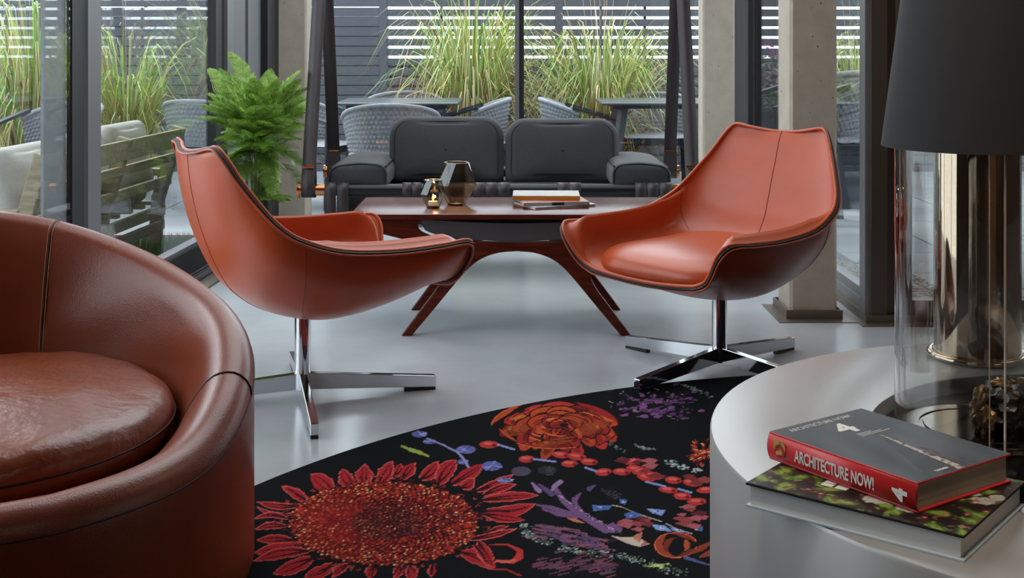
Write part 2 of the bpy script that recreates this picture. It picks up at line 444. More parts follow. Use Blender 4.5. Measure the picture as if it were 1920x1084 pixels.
# right glazing -------------------------------------------------
w4 = st(empty('window_4', (1.47, 5.2, 0)), 'side glazing beside the concrete columns')
MB().bx((-.03, 0, 0), (-.015, 2.4, .035)).build('skirting', M['steel_plate'], w4)
MB().bx((-.015, 0, 0), (.05, 2.4, .075)).build('bottom_rail', M['frame'], w4)
MB().bx((.0, 0, .075), (.045, 2.4, .112)).build('glazing_bead', M['frame'], w4)
MB().bx((-.015, 0, 2.93), (.05, 2.4, 3.0)).build('top_rail', M['frame'], w4)
MB().bx((.02, 0, .1), (.026, 2.4, 2.93)).build('pane', M['pane'], w4)
t2 = st(empty('trim_2', (1.41, 7.72, 0)), 'grey and black corner frame beside the far column')
MB().bx((-.055, -.02, 0), (.042, .06, 3.0)).build('corner_post', M['frame'], t2)
MB().bx((.042, -.03, 0), (.068, .05, 3.0)).build('gasket', M['frame_dark'], t2)
MB().bx((.068, -.01, 0), (.085, .06, 3.0)).build('glazing_bead', M['frame'], t2)
MB().bx((.085, -.03, 0), (.122, .05, 3.0)).build('gasket', M['frame_dark'], t2)
t3 = st(empty('trim_3', (1.53, 5.15, 0)), 'bronze corner post at the end of the side glazing')
MB().bx((-.088, -.03, .03), (-.068, .05, 3.0)).build('edge_bead', M['frame'], t3)
MB().bx((-.068, -.045, .03), (.0, .05, 3.0), .002).build('post', M['frame_brown'], t3)
MB().bx((.0, -.025, .03), (.035, .05, 3.0)).build('recess', M['frame_brown'], t3)
MB().bx((.035, -.045, .03), (.10, .05, 3.0), .002).build('post', M['frame_brown'], t3)
MB().bx((-.09, -.055, 0), (.11, .05, .032)).build('base_trim', M['steel_plate'], t3)
MB().bx((-.12, -.11, 0), (.5, .05, .003)).build('floor_plate', M['steel_plate'], t3)
w5 = st(empty('window_5', (1.63, 5.15, 0)), 'glazing behind the lamp')
MB().bx((0, -.03, 0), (1.0, .03, .09)).build('bottom_rail', M['frame_brown'], w5)
MB().bx((0, -.03, 2.93), (1.0, .03, 3.0)).build('top_rail', M['frame_brown'], w5)
for x in (.94,): MB().bx((x, -.03, .09), (x + .06, .03, 2.93)).build('mullion', M['frame_brown'], w5)
for x in (0,): MB().bx((x, 0, .09), (x + .94, .006, 2.93)).build('pane', M['pane'], w5)

# ---------------------------------------------------------------- garden
gr = st(MB().bx((-26, -8, -.35), (26, 34, -.06)).build('ground', M['paving']), 'grey paved terrace')
# paving slabs, near ones as pieces
pv = bpy.data.meshes.new('paving_slab')
tmp = MB().box((0, 0, 0), (.592, .592, .06), None, .004); pv.from_pydata(tmp.V, [], tmp.F); pv.materials.append(M['paving']); pv.update()
for i in range(-9, 9):
    for j in range(0, 12):
        x, y = .3 + .6 * i, 5.4 + .6 * j
        if lx(y, .3) < x + .31 and x - .31 < 1.62 and y - .31 < 7.9: continue
        if x < -1.7 and x > -2.5 and y < 7.3: continue
        if x > 1.5 and y < 5.6: continue
        o = link('paving_slab', pv, gr, (x, y, -.045 + random.uniform(-.001, .001)))
# lawn strip along the left glazing
def lawn():
    V = []; F = []; C = []
    g0 = np.array(lin('35501f')); g1 = np.array(lin('6f8f3a'))
    for k in range(9000):
        Y = random.uniform(5.2, 7.35); X = lx(Y, .23) - random.random() ** 1.1 * .62
        h = random.uniform(.03, .065); a = random.uniform(0, 6.28); d = random.uniform(.0, .03)
        wv = .003; dx, dy = math.cos(a), math.sin(a); b = len(V)
        V += [(X - dy * wv, Y + dx * wv, -.02), (X + dy * wv, Y - dx * wv, -.02), (X + dx * d, Y + dy * d, -.02 + h)]
        F.append((b, b + 1, b + 2)); c = g0 + (g1 - g0) * random.random(); C += [(*c, 1)] * 3
    o = mk('grass_strip', V, F, M['lawn'], None, None, False, C); o['kind'] = 'stuff'; tag(o, 'short green lawn beneath the teak sofa', 'lawn', kind='stuff')
    s = MB().prism([(lx(5, .22), 5.0), (lx(7.4, .22), 7.4), (lx(7.4, .9), 7.4), (lx(5, .9), 5.0)], -.06, -.02, 'z').build('lawn_bed', M['planter']); st(s, 'dark soil bed of the lawn')
lawn()
o = MB().bx((-3.2, 7.46, -.014), (-1.62, 7.475, -.006)).build('ground_marking', M['red_line']); tag(o, 'thin red line on the paving behind the lawn', 'marking')

# slatted fence
FY = 11.2; PITCH = .0875
def fence(xs, slat_h, label, y=FY, z1=2.05):
    root = empty('slatted_fence', ((xs[0] + xs[-1]) / 2, y, -.05), 0, label, 'fence')
    cx = root.location.x
    for x in (xs if xs[0] < -2 else xs[1:]): MB().bx((x - cx - .035, -.02, 0), (x - cx + .035, .06, z1 + .1)).build('post', M['fence'], root)
    for a, b in zip(xs[:-1], xs[1:]):
        me = bpy.data.meshes.new('slat'); L = b - a - .07
        t = MB().box((0, 0, 0), (L, .03, slat_h), None, .002); me.from_pydata(t.V, [], t.F); me.materials.append(M['fence']); me.update()
        z = slat_h / 2 + .02
        while z < z1:
            link('slat', me, root, ((a + b) / 2 - cx, .0, z)); z += PITCH
        for q in (.33, .68):
            MB().bx((a + (b - a) * q - cx - .012, .012, 0), (a + (b - a) * q - cx + .012, .035, z1)).build('batten', M['fence'], root)
    return root
fence([-6.2, -4.4, -2.75, -1.15], .0795, 'dark grey slatted fence with narrow gaps beyond the teak sofa')
fence([-1.15, .42, 1.55, 3.2, 5.0], .063, 'dark grey slatted fence with wide gaps behind the tall grasses')

st(MB().bx((-8, 11.75, -.06), (-1.17, 11.9, 1.38)).build('garden_wall', M['fence']), 'dark wall behind the left stretch of the fence')
st(MB().bx((-1.17, 11.75, -.06), (8, 11.9, .98)).build('garden_wall', M['fence']), 'low dark wall behind the slatted fence')
# grass clumps
def grass(loc, n, h, spread, label, seed, lean=.9, plumes=6, warm=.35, wb=.0068):
    root = empty('ornamental_grass', loc, 0, label, 'grass', 'tall ornamental grasses by the fence')
    rr = random.Random(seed); V = []; F = []; C = []
    cols = [lin(c) for c in ('9fab55', 'b4ba6a', 'd0d29a', '8a9a48', 'c2c67e')]; tan = [lin(c) for c in ('a8865a', 'b59a6a', '8f6c45')]
    for k in range(n):
        a = rr.uniform(0, 6.283); r0 = spread * .28 * math.sqrt(rr.random())
        hh = h * rr.uniform(.38, .95); reach = spread * rr.uniform(.35, 1.25) * lean; droop = rr.uniform(.1, .95) * hh * .75
        dx, dy = math.cos(a), math.sin(a); wid = wb * rr.uniform(.6, 1.35); seg = 7
        dead = rr.random() < warm; c0 = rr.choice(tan) if dead else rr.choice(cols); c0 = tuple(v * rr.uniform(.6, 1.1) for v in c0)
        if dead: hh *= .7
        tw = rr.uniform(-1.2, 1.2); b = len(V)
        for s in range(seg + 1):
            t = s / seg; rad = r0 + reach * (t ** 1.9)
            z = hh * (1 - (1 - t) ** 1.6) - droop * max(0, (t - .55) / .45) ** 2
            px, py = dx * rad, dy * rad; ww = wid * (1 - t ** 3) * (.6 + .4 * min(1, t * 4))
            nx, ny = -math.sin(a + tw), math.cos(a + tw)
            V += [(px + nx * ww, py + ny * ww, z), (px - nx * ww, py - ny * ww, z)]
            base = lin('8d7048'); f = max(0, 1 - t * 3.2)
            c = tuple(c0[i] * (1 - f) + base[i] * f for i in range(3)); C += [(*c, 1)] * 2
        for s in range(seg): F.append((b + 2 * s, b + 2 * s + 1, b + 2 * s + 3, b + 2 * s + 2))
    o = mk('blades', V, F, M['blade'], root, None, False, C); o['kind'] = 'stuff'
    for k in range(plumes):
        a = rr.uniform(0, 6.283); rad = spread * rr.uniform(.1, .55); hz = h * rr.uniform(1.12, 1.4)
        dx, dy = math.cos(a), math.sin(a); mb = MB()
        top = Vector((dx * rad, dy * rad, hz)); mb.tube([(dx * .03, dy * .03, 0), (dx * rad * .45, dy * rad * .45, hz * .55), top], .0025, 4)
        for q in range(26):
            t = rr.random(); p = top + Vector((dx * .10 * t, dy * .10 * t, .12 * t - .06 * t * t)) ; an = rr.uniform(0, 6.283)
            e = p + Vector((math.cos(an) * .035 + dx * .05, math.sin(an) * .035 + dy * .05, rr.uniform(-.01, .04)))
            mb.tube([p, (p + e) / 2 + Vector((0, 0, .008)), e], [.0022, .0018, .0006], 3)
        mb.build('plume', M['plume'], root)
    return root
grass((-.33, 10.25, -.05), 950, 1.95, .72, 'tall arching grass clump between the mullion and the fern-side outdoor table', 11, plumes=7)
grass((.72, 10.2, -.05), 1000, 1.74, .85, 'tall arching grass clump with many plumes beside the lamp-side outdoor table', 12, plumes=9)
grass((-3.45, 9.0, -.05), 600, 1.95, .6, 'tall arching grass clump beyond the teak sofa armrest', 13, plumes=0, warm=.25)
grass((-2.95, 9.6, -.05), 360, 1.6, .55, 'smaller grass clump behind the teak sofa backrest', 14, plumes=2, warm=.45)
grass((-2.05, 10.1, -.05), 110, 1.30, .62, 'thin sparse grass clump by the fence, behind the fern', 15, plumes=2, warm=.7, wb=.005)
grass((2.75, 10.0, -.05), 420, 1.65, .6, 'grass clump beyond the side glazing with purple flowers in front', 16, plumes=4, warm=.15)

# outdoor tables
def out_table(loc, w_, d_, label):
    root = empty('outdoor_table', loc, 0, label, 'table', 'outdoor dining tables')
    rings = []
    MB().box((0, 0, .735), (w_, d_, .016), None, .006).build('table_top', M['outdoor_top'], root)
    MB().box((0, 0, .715), (w_ - .16, d_ - .14, .03)).build('apron', M['outdoor_frame'], root)
    for sx in (-1, 1):
        for sy in (-1, 1):
            MB().beam((sx * (w_ / 2 - .16), sy * (d_ / 2 - .16), .71), (sx * (w_ / 2 - .05), sy * (d_ / 2 - .06), .0), .04, .06).build('leg', M['outdoor_frame'], root)
    return root
out_table((-.80, 9.02, -.02), .86, .8, 'anthracite outdoor table nearer the fern, among woven chairs')
out_table((1.06, 9.02, -.02), .88, .8, 'anthracite outdoor table nearer the table lamp, behind hanging straps')

# woven chairs
def woven_chair():
    root = empty('woven_chair', (0, 0, 0))
    def wrap(a0, a1, z0, z1, r0, r1, na, nz, dip, flare=0):
        P = []; kz = 4; ka = 4
        for j in range(nz * kz + 1):
            row = []; t = j / (nz * kz)
            for i in range(na * ka + 1):
                s = i / (na * ka); an = R(a0 + (a1 - a0) * s)
                zz = z0 + (z1 - z0) * t - dip * (abs(2 * s - 1) ** 2.2) * t
                rr_ = r0 + (r1 - r0) * t
                row_i = j // kz
                ph = (i / ka + .5 * (row_i % 2)) * 2 * math.pi
                bumpv = .013 * abs(math.sin(ph / 2)) * abs(math.sin(math.pi * j / kz)) ** .5
                q = rr_ + bumpv
                row.append((-q * math.cos(an) * .88, q * math.sin(an), zz))
            P.append(row)
        return P
    mb = MB(); mb.grid(wrap(-88, 88, .44, .755, .27, .315, 30, 10, .10)); mb.build('woven_back', M['rope'], root, 180)
    mb = MB(); P = []
    for j in range(41):
        row = []
        for i in range(41):
            x, y = -.26 + .54 * j / 40, -.26 + .52 * i / 40
            row.append((x, y, .44 + .007 * abs(math.sin(math.pi * j / 4)) * abs(math.sin(math.pi * i / 4 + (j // 4 % 2) * 1.57)) - .02 * max(0, x - .2)))
        P.append(row)
    mb.grid(P); mb.build('woven_seat', M['rope'], root, 180)
    MB().bx((-.26, -.265, .385), (.285, .265, .435), .012).build('seat_frame', M['outdoor_frame'], root)
    rim = [(-(.32) * math.cos(R(a)) * .88, .32 * math.sin(R(a)), .755 - .10 * abs(a / 88) ** 2.2) for a in range(-88, 89, 8)]
    MB().tube(rim, .016, 8).build('back_rim', M['rope'], root, 60)
    for s in (-1, 1):
        MB().beam((-.06, s * .318, .705), (.30, s * .30, .60), .045, .02).build('armrest', M['outdoor_frame'], root)
        MB().beam((.28, s * .30, .60), (.25, s * .27, 0), .03, .03).build('leg', M['outdoor_frame'], root)
        MB().beam((-.22, s * .22, .42), (-.27, s * .24, 0), .03, .03).build('leg', M['outdoor_frame'], root)
    return root
wc0 = woven_chair(); first = True
for (x, y, rz, sc, lab) in (
        (-.80, 8.30, 92, 1.0, 'grey woven rope chair with its back to the sofa, by the fern-side outdoor table'),
        (-.86, 9.88, -92, 1.0, 'grey woven rope chair on the fence side of the fern-side outdoor table'),
        (-.29, 9.30, 178, .98, 'grey woven rope chair behind the mullion facing the fern-side outdoor table'),
        (.48, 9.30, 2, .98, 'grey woven rope chair beside the mullion facing the lamp-side outdoor table'),
        (1.12, 9.7, -92, 1.0, 'grey woven rope chair on the fence side of the lamp-side outdoor table'),
        (-1.42, 8.95, -20, 1.0, 'grey woven rope chair beside the fern, turned away from the glass'),
        (1.86, 7.85, -170, 1.28, 'high woven chair seen between two concrete columns'),
        (-3.9, 8.2, -60, 1.0, 'grey woven rope chair beyond the off-white cushion of the teak sofa'),
        (-3.0, 8.2, -120, 1.0, 'grey woven rope chair behind the sliding glass stile'),
        (-2.15, 8.9, 75, 1.0, 'grey woven rope chair beyond the teak sofa backrest')):
    o = wc0 if first else copy_tree(wc0); first = False
    o.location = (x, y, -.02); o.rotation_euler = (0, 0, R(rz)); o.scale = (sc, sc, sc)
    tag(o, lab, 'chair', 'woven rope garden chairs')

# teak sofa outside the left glazing
def teak_sofa():
    ax = Vector((-2.02, 5.32, -.02)); bx_ = Vector((-1.90, 7.12, -.02)); d = bx_ - ax; L = d.length
    ang = math.atan2(d.y, d.x)
    root = empty('teak_sofa', ax, ang, 'weathered teak garden sofa with off-white cushions beyond the glass', 'sofa')
    # local: x along the back, +y away from the house (seat side)
    for x in (.03, L / 2 + .06, L - .03):
        MB().beam((x, .12, 0), (x, .10, .30), .07, .045, (1, 0, 0), .004).build('back_post', M['teak'], root)
        MB().beam((x, .10, .28), (x, -.02, .685), .07, .045, (1, 0, 0), .004).build('back_post', M['teak'], root)
    for (z, y, h, n) in ((.625, .0, .10, 'top_rail'), (.52, .03, .045, 'back_slat'), (.385, .075, .055, 'back_slat'), (.215, .11, .06, 'back_slat'), (.13, .115, .055, 'bottom_rail')):
        MB().beam((0, y - .03, z), (L, y - .03, z), .024, h, (0, 0, 1), .004).build(n, M['teak'], root)
    for x in (.03, L - .03):
        MB().beam((x, .08, .43), (x, .86, .43), .07, .04, (0, 0, 1), .004).build('armrest', M['teak'], root)
        MB().beam((x, .82, 0), (x, .82, .42), .06, .05, (1, 0, 0), .004).build('front_leg', M['teak'], root)
    MB().beam((0, .84, .22), (L, .84, .22), .03, .10, (0, 0, 1), .004).build('front_rail', M['teak'], root)
    mb = MB()
    for k in range(10): mb.beam((.08 + k * (L - .16) / 9, .1, .26), (.08 + k * (L - .16) / 9, .84, .26), .05, .02)
    o = mb.build('seat_slats', M['teak'], root)
    for k in range(2):
        c = L * (.27 + .46 * k)
        rings = puff(rrect(L * .44, .70, .05), .13, .05, .02, .01, 48)
        V = MB(); V.grid([[(c + p[0], .48 + p[2], .34 + p[1]) for p in r] for r in rings], False, True); V.build('seat_cushion', M['canvas'], root, 180)
    for k in range(3):
        c = L * (.17 + .33 * k)
        rings = puff(rrect(L * .31, .38, .05), .13, .055, .03, .03, 48)
        Mx = Matrix.Rotation(R(-16 + 3 * k), 4, 'X')
        V = MB(); V.grid([[Vector((c, .20, .515 + .010 * k)) + Mx @ Vector(p) for p in r] for r in rings], False, True)
        V.build('back_cushion', M['canvas'], root, 180)
    return root
teak_sofa()

# flowers and planter beyond the side glazing
def planter(loc, sx, sy, sz, label, seed):
    root = empty('flower_planter', loc, 0, label, 'planter', 'flower planters beyond the side glazing')
    MB().bx((-sx / 2, -sy / 2, 0), (sx / 2, sy / 2, sz), .01).build('box', M['planter'], root)
    rr = random.Random(seed); V = []; F = []; C = []
    for k in range(900):
        a = rr.uniform(0, 6.283); r = sx * .75 * math.sqrt(rr.random()); z = sz + rr.uniform(-.05, .5) * (1 - .5 * r / sx)
        p = Vector((math.cos(a) * r, math.sin(a) * r, z)); d = Vector((rr.uniform(-1, 1), rr.uniform(-1, 1), rr.uniform(-.5, .6))).normalized() * rr.uniform(.05, .1)
        s = d.cross(Vector((0, 0, 1))).normalized() * .014; b = len(V)
        V += [p, p + d * .5 + s, p + d, p + d * .5 - s]; F.append((b, b + 1, b + 2, b + 3))
        c = lin(rr.choice(('2f4a22', '46662e', '5d7d3a', '3a5527'))); C += [(*c, 1)] * 4
    o = mk('foliage', V, F, M['leaf'], root, None, False, C); o['kind'] = 'stuff'
    for k in range(16):
        a = rr.uniform(0, 6.283); r = sx * .7 * math.sqrt(rr.random()); z = sz + rr.uniform(.15, .55); mb = MB()
        for q in range(14):
            p = Vector((math.cos(a) * r + rr.gauss(0, .022), math.sin(a) * r + rr.gauss(0, .022), z + rr.gauss(0, .016)))
            mb.box(p, (.016, .016, .012), Matrix.Rotation(rr.uniform(0, 3), 3, 'Z'))
        mb.build('blossom', M['flower'], root)
planter((2.40, 8.9, -.02), .42, .42, .42, 'blue-grey planter of leafy plants with purple blossoms on the terrace', 5)
planter((2.02, 9.9, -.02), .45, .45, .62, 'blue-grey planter of purple blossoms by the fence', 6)
rr = random.Random(3); stn = bpy.data.meshes.new('pebbles'); mb = MB()
for k in range(1500):
    x, y = rr.uniform(1.57, 2.0), rr.uniform(5.4, 6.6); s = rr.uniform(.008, .02)
    mb.box((x, y, -.012), (s, s * rr.uniform(.7, 1.3), s * .7), Matrix.Rotation(rr.uniform(0, 3), 3, 'Z'))
o = mb.build('gravel', M['stone']); tag(o, 'strip of pale gravel outside the side glazing', 'gravel', kind='stuff')
# ---------------------------------------------------------------- orange swivel chairs
RIM = [(0, (-.352, .140, .830)), (.03, (-.349, .190, .837)), (.08, (-.330, .222, .806)), (.16, (-.301, .255, .747)), (.26, (-.265, .29, .687)),
       (.36, (-.215, .33, .618)), (.44, (-.155, .352, .572)), (.54, (-.03, .368, .530)), (.66, (.15, .369, .514)), (.77, (.32, .363, .517)),
       (.83, (.415, .352, .521)), (.87, (.437, .330, .492)), (.92, (.428, .296, .435)), (.96, (.415, .262, .397)), (1, (.408, .215, .376))]
CIN = [(0, (-.372, .818)), (.08, (-.352, .775)), (.16, (-.335, .72)), (.26, (-.31, .65)), (.36, (-.285, .57)), (.44, (-.258, .50)),
       (.54, (-.20, .43)), (.60, (-.12, .402)), (.66, (0, .392)), (.78, (.2, .385)), (.88, (.33, .378)), (1, (.404, .366))]
COUT = [(0, (-.377, .814)), (.08, (-.374, .766)), (.16, (-.364, .69)), (.26, (-.337, .58)), (.36, (-.29, .46)), (.44, (-.235, .37)),
        (.54, (-.13, .298)), (.62, (0, .262)), (.70, (.1, .266)), (.78, (.2, .288)), (.88, (.31, .328)), (.95, (.375, .352)), (1, (.406, .362))]
NU = 64
US = np.linspace(0, 1, NU + 1)
def shell_pt(C, n, u, v, cache={}):
    key = (id(C), round(u, 5))
    if key not in cache: cache[key] = (spline(RIM, [u])[0], spline(C, [u])[0])
    r, c = cache[key]; s = 1 if v >= 0 else -1; a = abs(v) * math.pi / 2
    wv = math.sin(a) ** (2 / n); hv = 1 - max(0, math.cos(a)) ** (2 / n)
    p = Vector((c[0] + (r[0] - c[0]) * hv, s * r[1] * wv, c[1] + (r[2] - c[1]) * hv))
    if C is CIN and u > .36:                       # padded arm tops
        av = abs(v); k = .082 * min(1, (u - .36) / .2) * min(1, max(0, .97 - u) / .16) * math.exp(-((av - .87) / .11) ** 2) * (1 - av ** 14)
        p.z += k; p.y -= s * k * .55
    return p
def swivel_chair(loc, rz, base_rot, label):
    root = empty('swivel_lounge_chair', (loc[0], loc[1], 0), 0, label, 'chair', 'orange leather swivel lounge chairs')
    Mz = Matrix.Rotation(rz, 3, 'Z')
    NV = 24
    def surf(C, n, name):
        P = [[Mz @ shell_pt(C, n(u) if callable(n) else n, u, v) for v in np.linspace(-1, 1, 2 * NV + 1)] for u in US]
        return MB().grid(P).build(name, M['orange'], root, 180, False)
    nin = lambda u: 2.0 + 1.1 * min(1, max(0, (u - .3) / .25))
    inner = surf(CIN, nin, 'inner_shell')
    outer = surf(COUT, 2.15, 'outer_shell')
    # loop round the rim
    def loop(C, n, v, top=True):
        L = [shell_pt(C, n(u) if callable(n) else n, u, v) for u in US]
        pts = L[::-1]
        m = [Vector((p.x, -p.y, p.z)) for p in L]
        k = 6
        t0, t1 = L[0], m[0]
        mid = [Vector((shell_pt(C, 2, 0, 1 - 2 * q / k).x, t0.y + (t1.y - t0.y) * q / k, shell_pt(C, 2, 0, (1 - 2 * q / k) * .999).z)) for q in range(1, k)]
        f0, f1 = m[-1], L[-1]
        cf = spline(C, [1])[0]
        fr = []
        for q in range(1, k):
            s = q / k; b = 1 - (2 * s - 1) ** 2
            fr.append(Vector((f0.x + (cf[0] - f0.x) * b, f0.y + (f1.y - f0.y) * s, f0.z + (cf[1] - f0.z) * b)))
        return [Mz @ p for p in pts + mid + m + fr]
    rim = loop(COUT, 2.15, 1.0)
    MB().tube(rim, .0062, 10, True).build('rim_roll', M['orange'], root, 180)
    ring2 = loop(COUT, 2.15, .955); ring3 = loop(COUT, 2.15, .925)
    NS = len(US)
    def push(a, b, d, f):
        out = []
        for i, (p, q) in enumerate(zip(a, b)):
            if NS <= i < NS + 5: e = Mz @ Vector((-1, 0, -.45))            # along the top edge
            elif i >= 2 * NS + 5: e = Mz @ Vector((-.5, 0, -1))             # along the front edge
            else:
                u = US[::-1][i] if i < NS else US[i - NS - 5]; sg = 1 if i < NS else -1
                t_ = min(1, max(0, (u - .1) / .4)); f_ = min(1, max(0, (u - .8) / .1))
                n_ = Mz @ Vector((-(1 - t_) + .5 * f_, sg * (.45 + .5 * t_) * (1 - .3 * f_), -.15 * t_ - .5 * f_)).normalized()
                e = (q - p).normalized() * .62 + n_
            out.append(p + e.normalized() * d * f)
        return out
    MB().tube(push(rim, ring2, .0105, 1), .0058, 8, True).build('zip_line', M['zip'], inner, 180)
    MB().tube(push(rim, ring3, .0185, 1), .0034, 8, True).build('piping', M['orange'], outer, 180)
    # seams
    sm = [Mz @ (shell_pt(CIN, nin(u), u, 0) + Vector((.0005, 0, 0))) for u in np.linspace(0, .52, 30)]
    MB().tube(sm, .0016, 5).build('back_seam', M['orange_seam'], inner, 180)
    sm = [Mz @ shell_pt(COUT, 2.15, u, 0) for u in np.linspace(0, .6, 30)]
    MB().tube(sm, .0016, 5).build('back_seam', M['orange_seam'], outer, 180)
    for s in (-1, 1):
        sm = [Mz @ shell_pt(COUT, 2.15, .62 + (.46 - .62) * t, s * t * .95) for t in np.linspace(.02, 1, 24)]
        MB().tube(sm, .0014, 5).build('side_seam', M['orange_seam'], outer, 180)
        sm = [Mz @ shell_pt(CIN, nin(.54 - .14 * t), .54 - .14 * t, s * (.45 + .53 * t)) for t in np.linspace(0, 1, 24)]
        MB().tube(sm, .0014, 5).build('side_seam', M['orange_seam'], inner, 180)
    # seat cushion
    out = []
    for k in range(72):
        an = 2 * math.pi * k / 72; c, s = math.cos(an), math.sin(an); e = .62
        x = math.copysign(abs(c) ** e, c); y = math.copysign(abs(s) ** e, s)
        fx = .305 * x; out.append((fx, y * (.295 + .012 * x)))
    P = []
    for (sc, z) in ((.9, -.025), (.97, -.018), (1.0, .0), (.995, .012), (.975, .026), (.94, .037), (.88, .046), (.76, .0535), (.6, .058), (.4, .061), (.2, .0625), (.01, .063)):
        row = []
        for (x, y) in out:
            px, py = x * sc, y * sc
            zz = .392 + z - .012 * max(0, (px - .12) / .18) ** 2 + .022 * max(0, (-px - .1) / .2)
            row.append(Mz @ Vector((.098 + px, py, zz)))
        P.append(row)
    cu = MB().grid(P, False, True).build('seat_cushion', M['orange'], root, 180)
    # chrome column and four-star base
    MB().lathe([(0, .272), (.026, .272), (.026, .03), (.022, .028), (0, .028)], 32).build('column', M['chrome'], root, 40)
    MB().lathe([(.0, .28), (.03, .28), (.03, .268), (.0, .268)], 32).build('column_collar', M['black_rubber'], root, 40)
    for k in range(4):
        a = base_rot + k * math.pi / 2; d = Vector((math.cos(a), math.sin(a), 0)); e = Vector((-d.y, d.x, 0)); Ls = .435
        V = []
        for (t, z0, z1, wd) in ((.0, .030, .083, .0125), (Ls - .004, .010, .0465, .0125), (Ls, .012, .0445, .011)):
            p = d * t
            V += [p + e * wd + Vector((0, 0, z0)), p - e * wd + Vector((0, 0, z0)), p - e * wd + Vector((0, 0, z1)), p + e * wd + Vector((0, 0, z1))]
        F = []
        for i in range(2):
            b = 4 * i
            for q in range(4): r = (q + 1) % 4; F.append((b + q, b + r, b + 4 + r, b + 4 + q))
        F += [(3, 2, 1, 0), (8, 9, 10, 11)]
        sp = mk('base_spoke', V, F, M['chrome'], root, None, True)
        b = sp.modifiers.new('bevel', 'BEVEL'); b.width = .0015; b.segments = 2
        tip = Vector((loc[0], loc[1], 0)) + d * (Ls - .05)
        onrug = (tip.x - RUGC[0]) ** 2 + (tip.y - RUGC[1]) ** 2 < RUGR ** 2
        pad = MB().beam(d * (Ls - .105) + Vector((0, 0, .0095)), d * (Ls - .002) + Vector((0, 0, .0095)), .022, .009 if not onrug else .007)
        if not onrug:
            pad = MB(); A = d * (Ls - .105); B = d * (Ls - .002)
            for (za, zb) in (((0.0, .0165), (0.0, .012)),):
                Vp = []
                for p, (q0, q1) in ((A, za if False else (0, .0185)), (B, (0, .0115))):
                    Vp += [p + e * .011 + Vector((0, 0, q0)), p - e * .011 + Vector((0, 0, q0)), p - e * .011 + Vector((0, 0, q1)), p + e * .011 + Vector((0, 0, q1))]
                pad.add(Vp, [(0, 1, 5, 4), (1, 2, 6, 5), (2, 3, 7, 6), (3, 0, 4, 7), (3, 2, 1, 0), (4, 5, 6, 7)])
        pad.build('foot_pad', M['black_rubber'], sp)
    return root
RUGC = (1.382, 1.942); RUGR = 2.413; RUGT = .006
swivel_chair((-.675, 4.04), R(32), R(14), 'orange leather swivel chair showing its outer back, in front of the fern')
swivel_chair((.7254, 4.382), R(223), R(42.5), 'orange leather swivel chair in front of a concrete column, its seat open to view')

# ---------------------------------------------------------------- coffee table
def coffee_table():
    TZ = .4765; cx = .017; y0, y1 = 4.865, 5.405
    root = empty('coffee_table', (cx, (y0 + y1) / 2, 0), 0, 'long mahogany coffee table with splayed legs and slung grey tray', 'coffee table')
    yc = (y0 + y1) / 2; s = 4.89 / FPX
    def q(x, y): return ((x - 968) * s, CH - (y - HOR) * s)
    mb = MB(); hw = .650
    mb.box((0, 0, TZ - .0105), (2 * hw, y1 - y0, .021), None, .005); mb.build('table_top', M['mahogany'], root, 40)
    lft = [(660, 411), (690, 429), (714, 438), (766, 452), (803, 470), (825, 492), (829, 515), (818, 541), (790, 579), (752, 630.2), (771, 630.2), (815, 578), (857, 527), (882, 500), (905, 484), (935, 474), (968, 471)]
    L2 = [q(*p) for p in lft]
    def smooth(P, n=6):
        ks = [(i, p) for i, p in enumerate(P)]; return [tuple(v) for v in spline(ks, np.linspace(0, len(P) - 1, (len(P) - 1) * n + 1))]
    L2 = smooth(L2[:9], 5) + [L2[9], L2[10]] + smooth(L2[11:], 5)
    outer = L2 + [(-x, z) for (x, z) in L2[::-1][1:]]
    ztop = TZ - .0208
    outer = [(x, min(z, ztop)) for (x, z) in outer]
    opn = [(783, 424), (785, 431), (795, 438), (815, 445), (850, 450), (905, 453.5), (968, 454.5)]
    O2 = smooth([q(*p) for p in opn], 4); O2 = O2 + [(-x, z) for (x, z) in O2[::-1][1:]]
    tl = [q(785, 417), q(793, 413)]; O2 = [(tl[1][0], ztop - .001), tl[0]] + O2 + [(-tl[0][0], tl[0][1]), (-tl[1][0], ztop - .001)]
    # frame outline with the opening cut out: outer contour then back along the opening (open at the top under the slab)
    poly = outer + O2[::-1]
    for (ya, yb) in ((-(y1 - y0) / 2 + .018, -(y1 - y0) / 2 + .055), ((y1 - y0) / 2 - .055, (y1 - y0) / 2 - .018)):
        f = MB().prism(poly, ya, yb).build('leg_frame', M['mahogany'], root)
        b = f.modifiers.new('bevel', 'BEVEL'); b.width = .004; b.segments = 2; b.limit_method = 'ANGLE'; b.angle_limit = R(50)
    # slung tray
    xs = np.linspace(-.375, .375, 41); top = []; bot = []
    for x in xs:
        k = 1 - (x / .375) ** 2
        top.append((x, ztop - .001 - .0165 * k)); bot.append((x, ztop - .012 - .076 * k ** .36))
    tz = MB().prism(top + bot[::-1], -(y1 - y0) / 2 + .03, (y1 - y0) / 2 - .03).build('tray', M['tray'], root, 40)
    for sgn in (-1, 1):
        st_ = [q(*p) for p in ((668, 414), (690, 428), (714, 437), (766, 451), (803, 469), (822, 490))]
        st_ = smooth(st_, 4); up = [(x, z + .014) for (x, z) in st_]
        P = [(sgn * -x * -1 if sgn < 0 else -x, z) for (x, z) in st_ + up[::-1]]
        MB().prism(P, -(y1 - y0) / 2 + .05, (y1 - y0) / 2 - .05).build('side_board', M['mahogany'], root)
coffee_table()
TZ = .4765

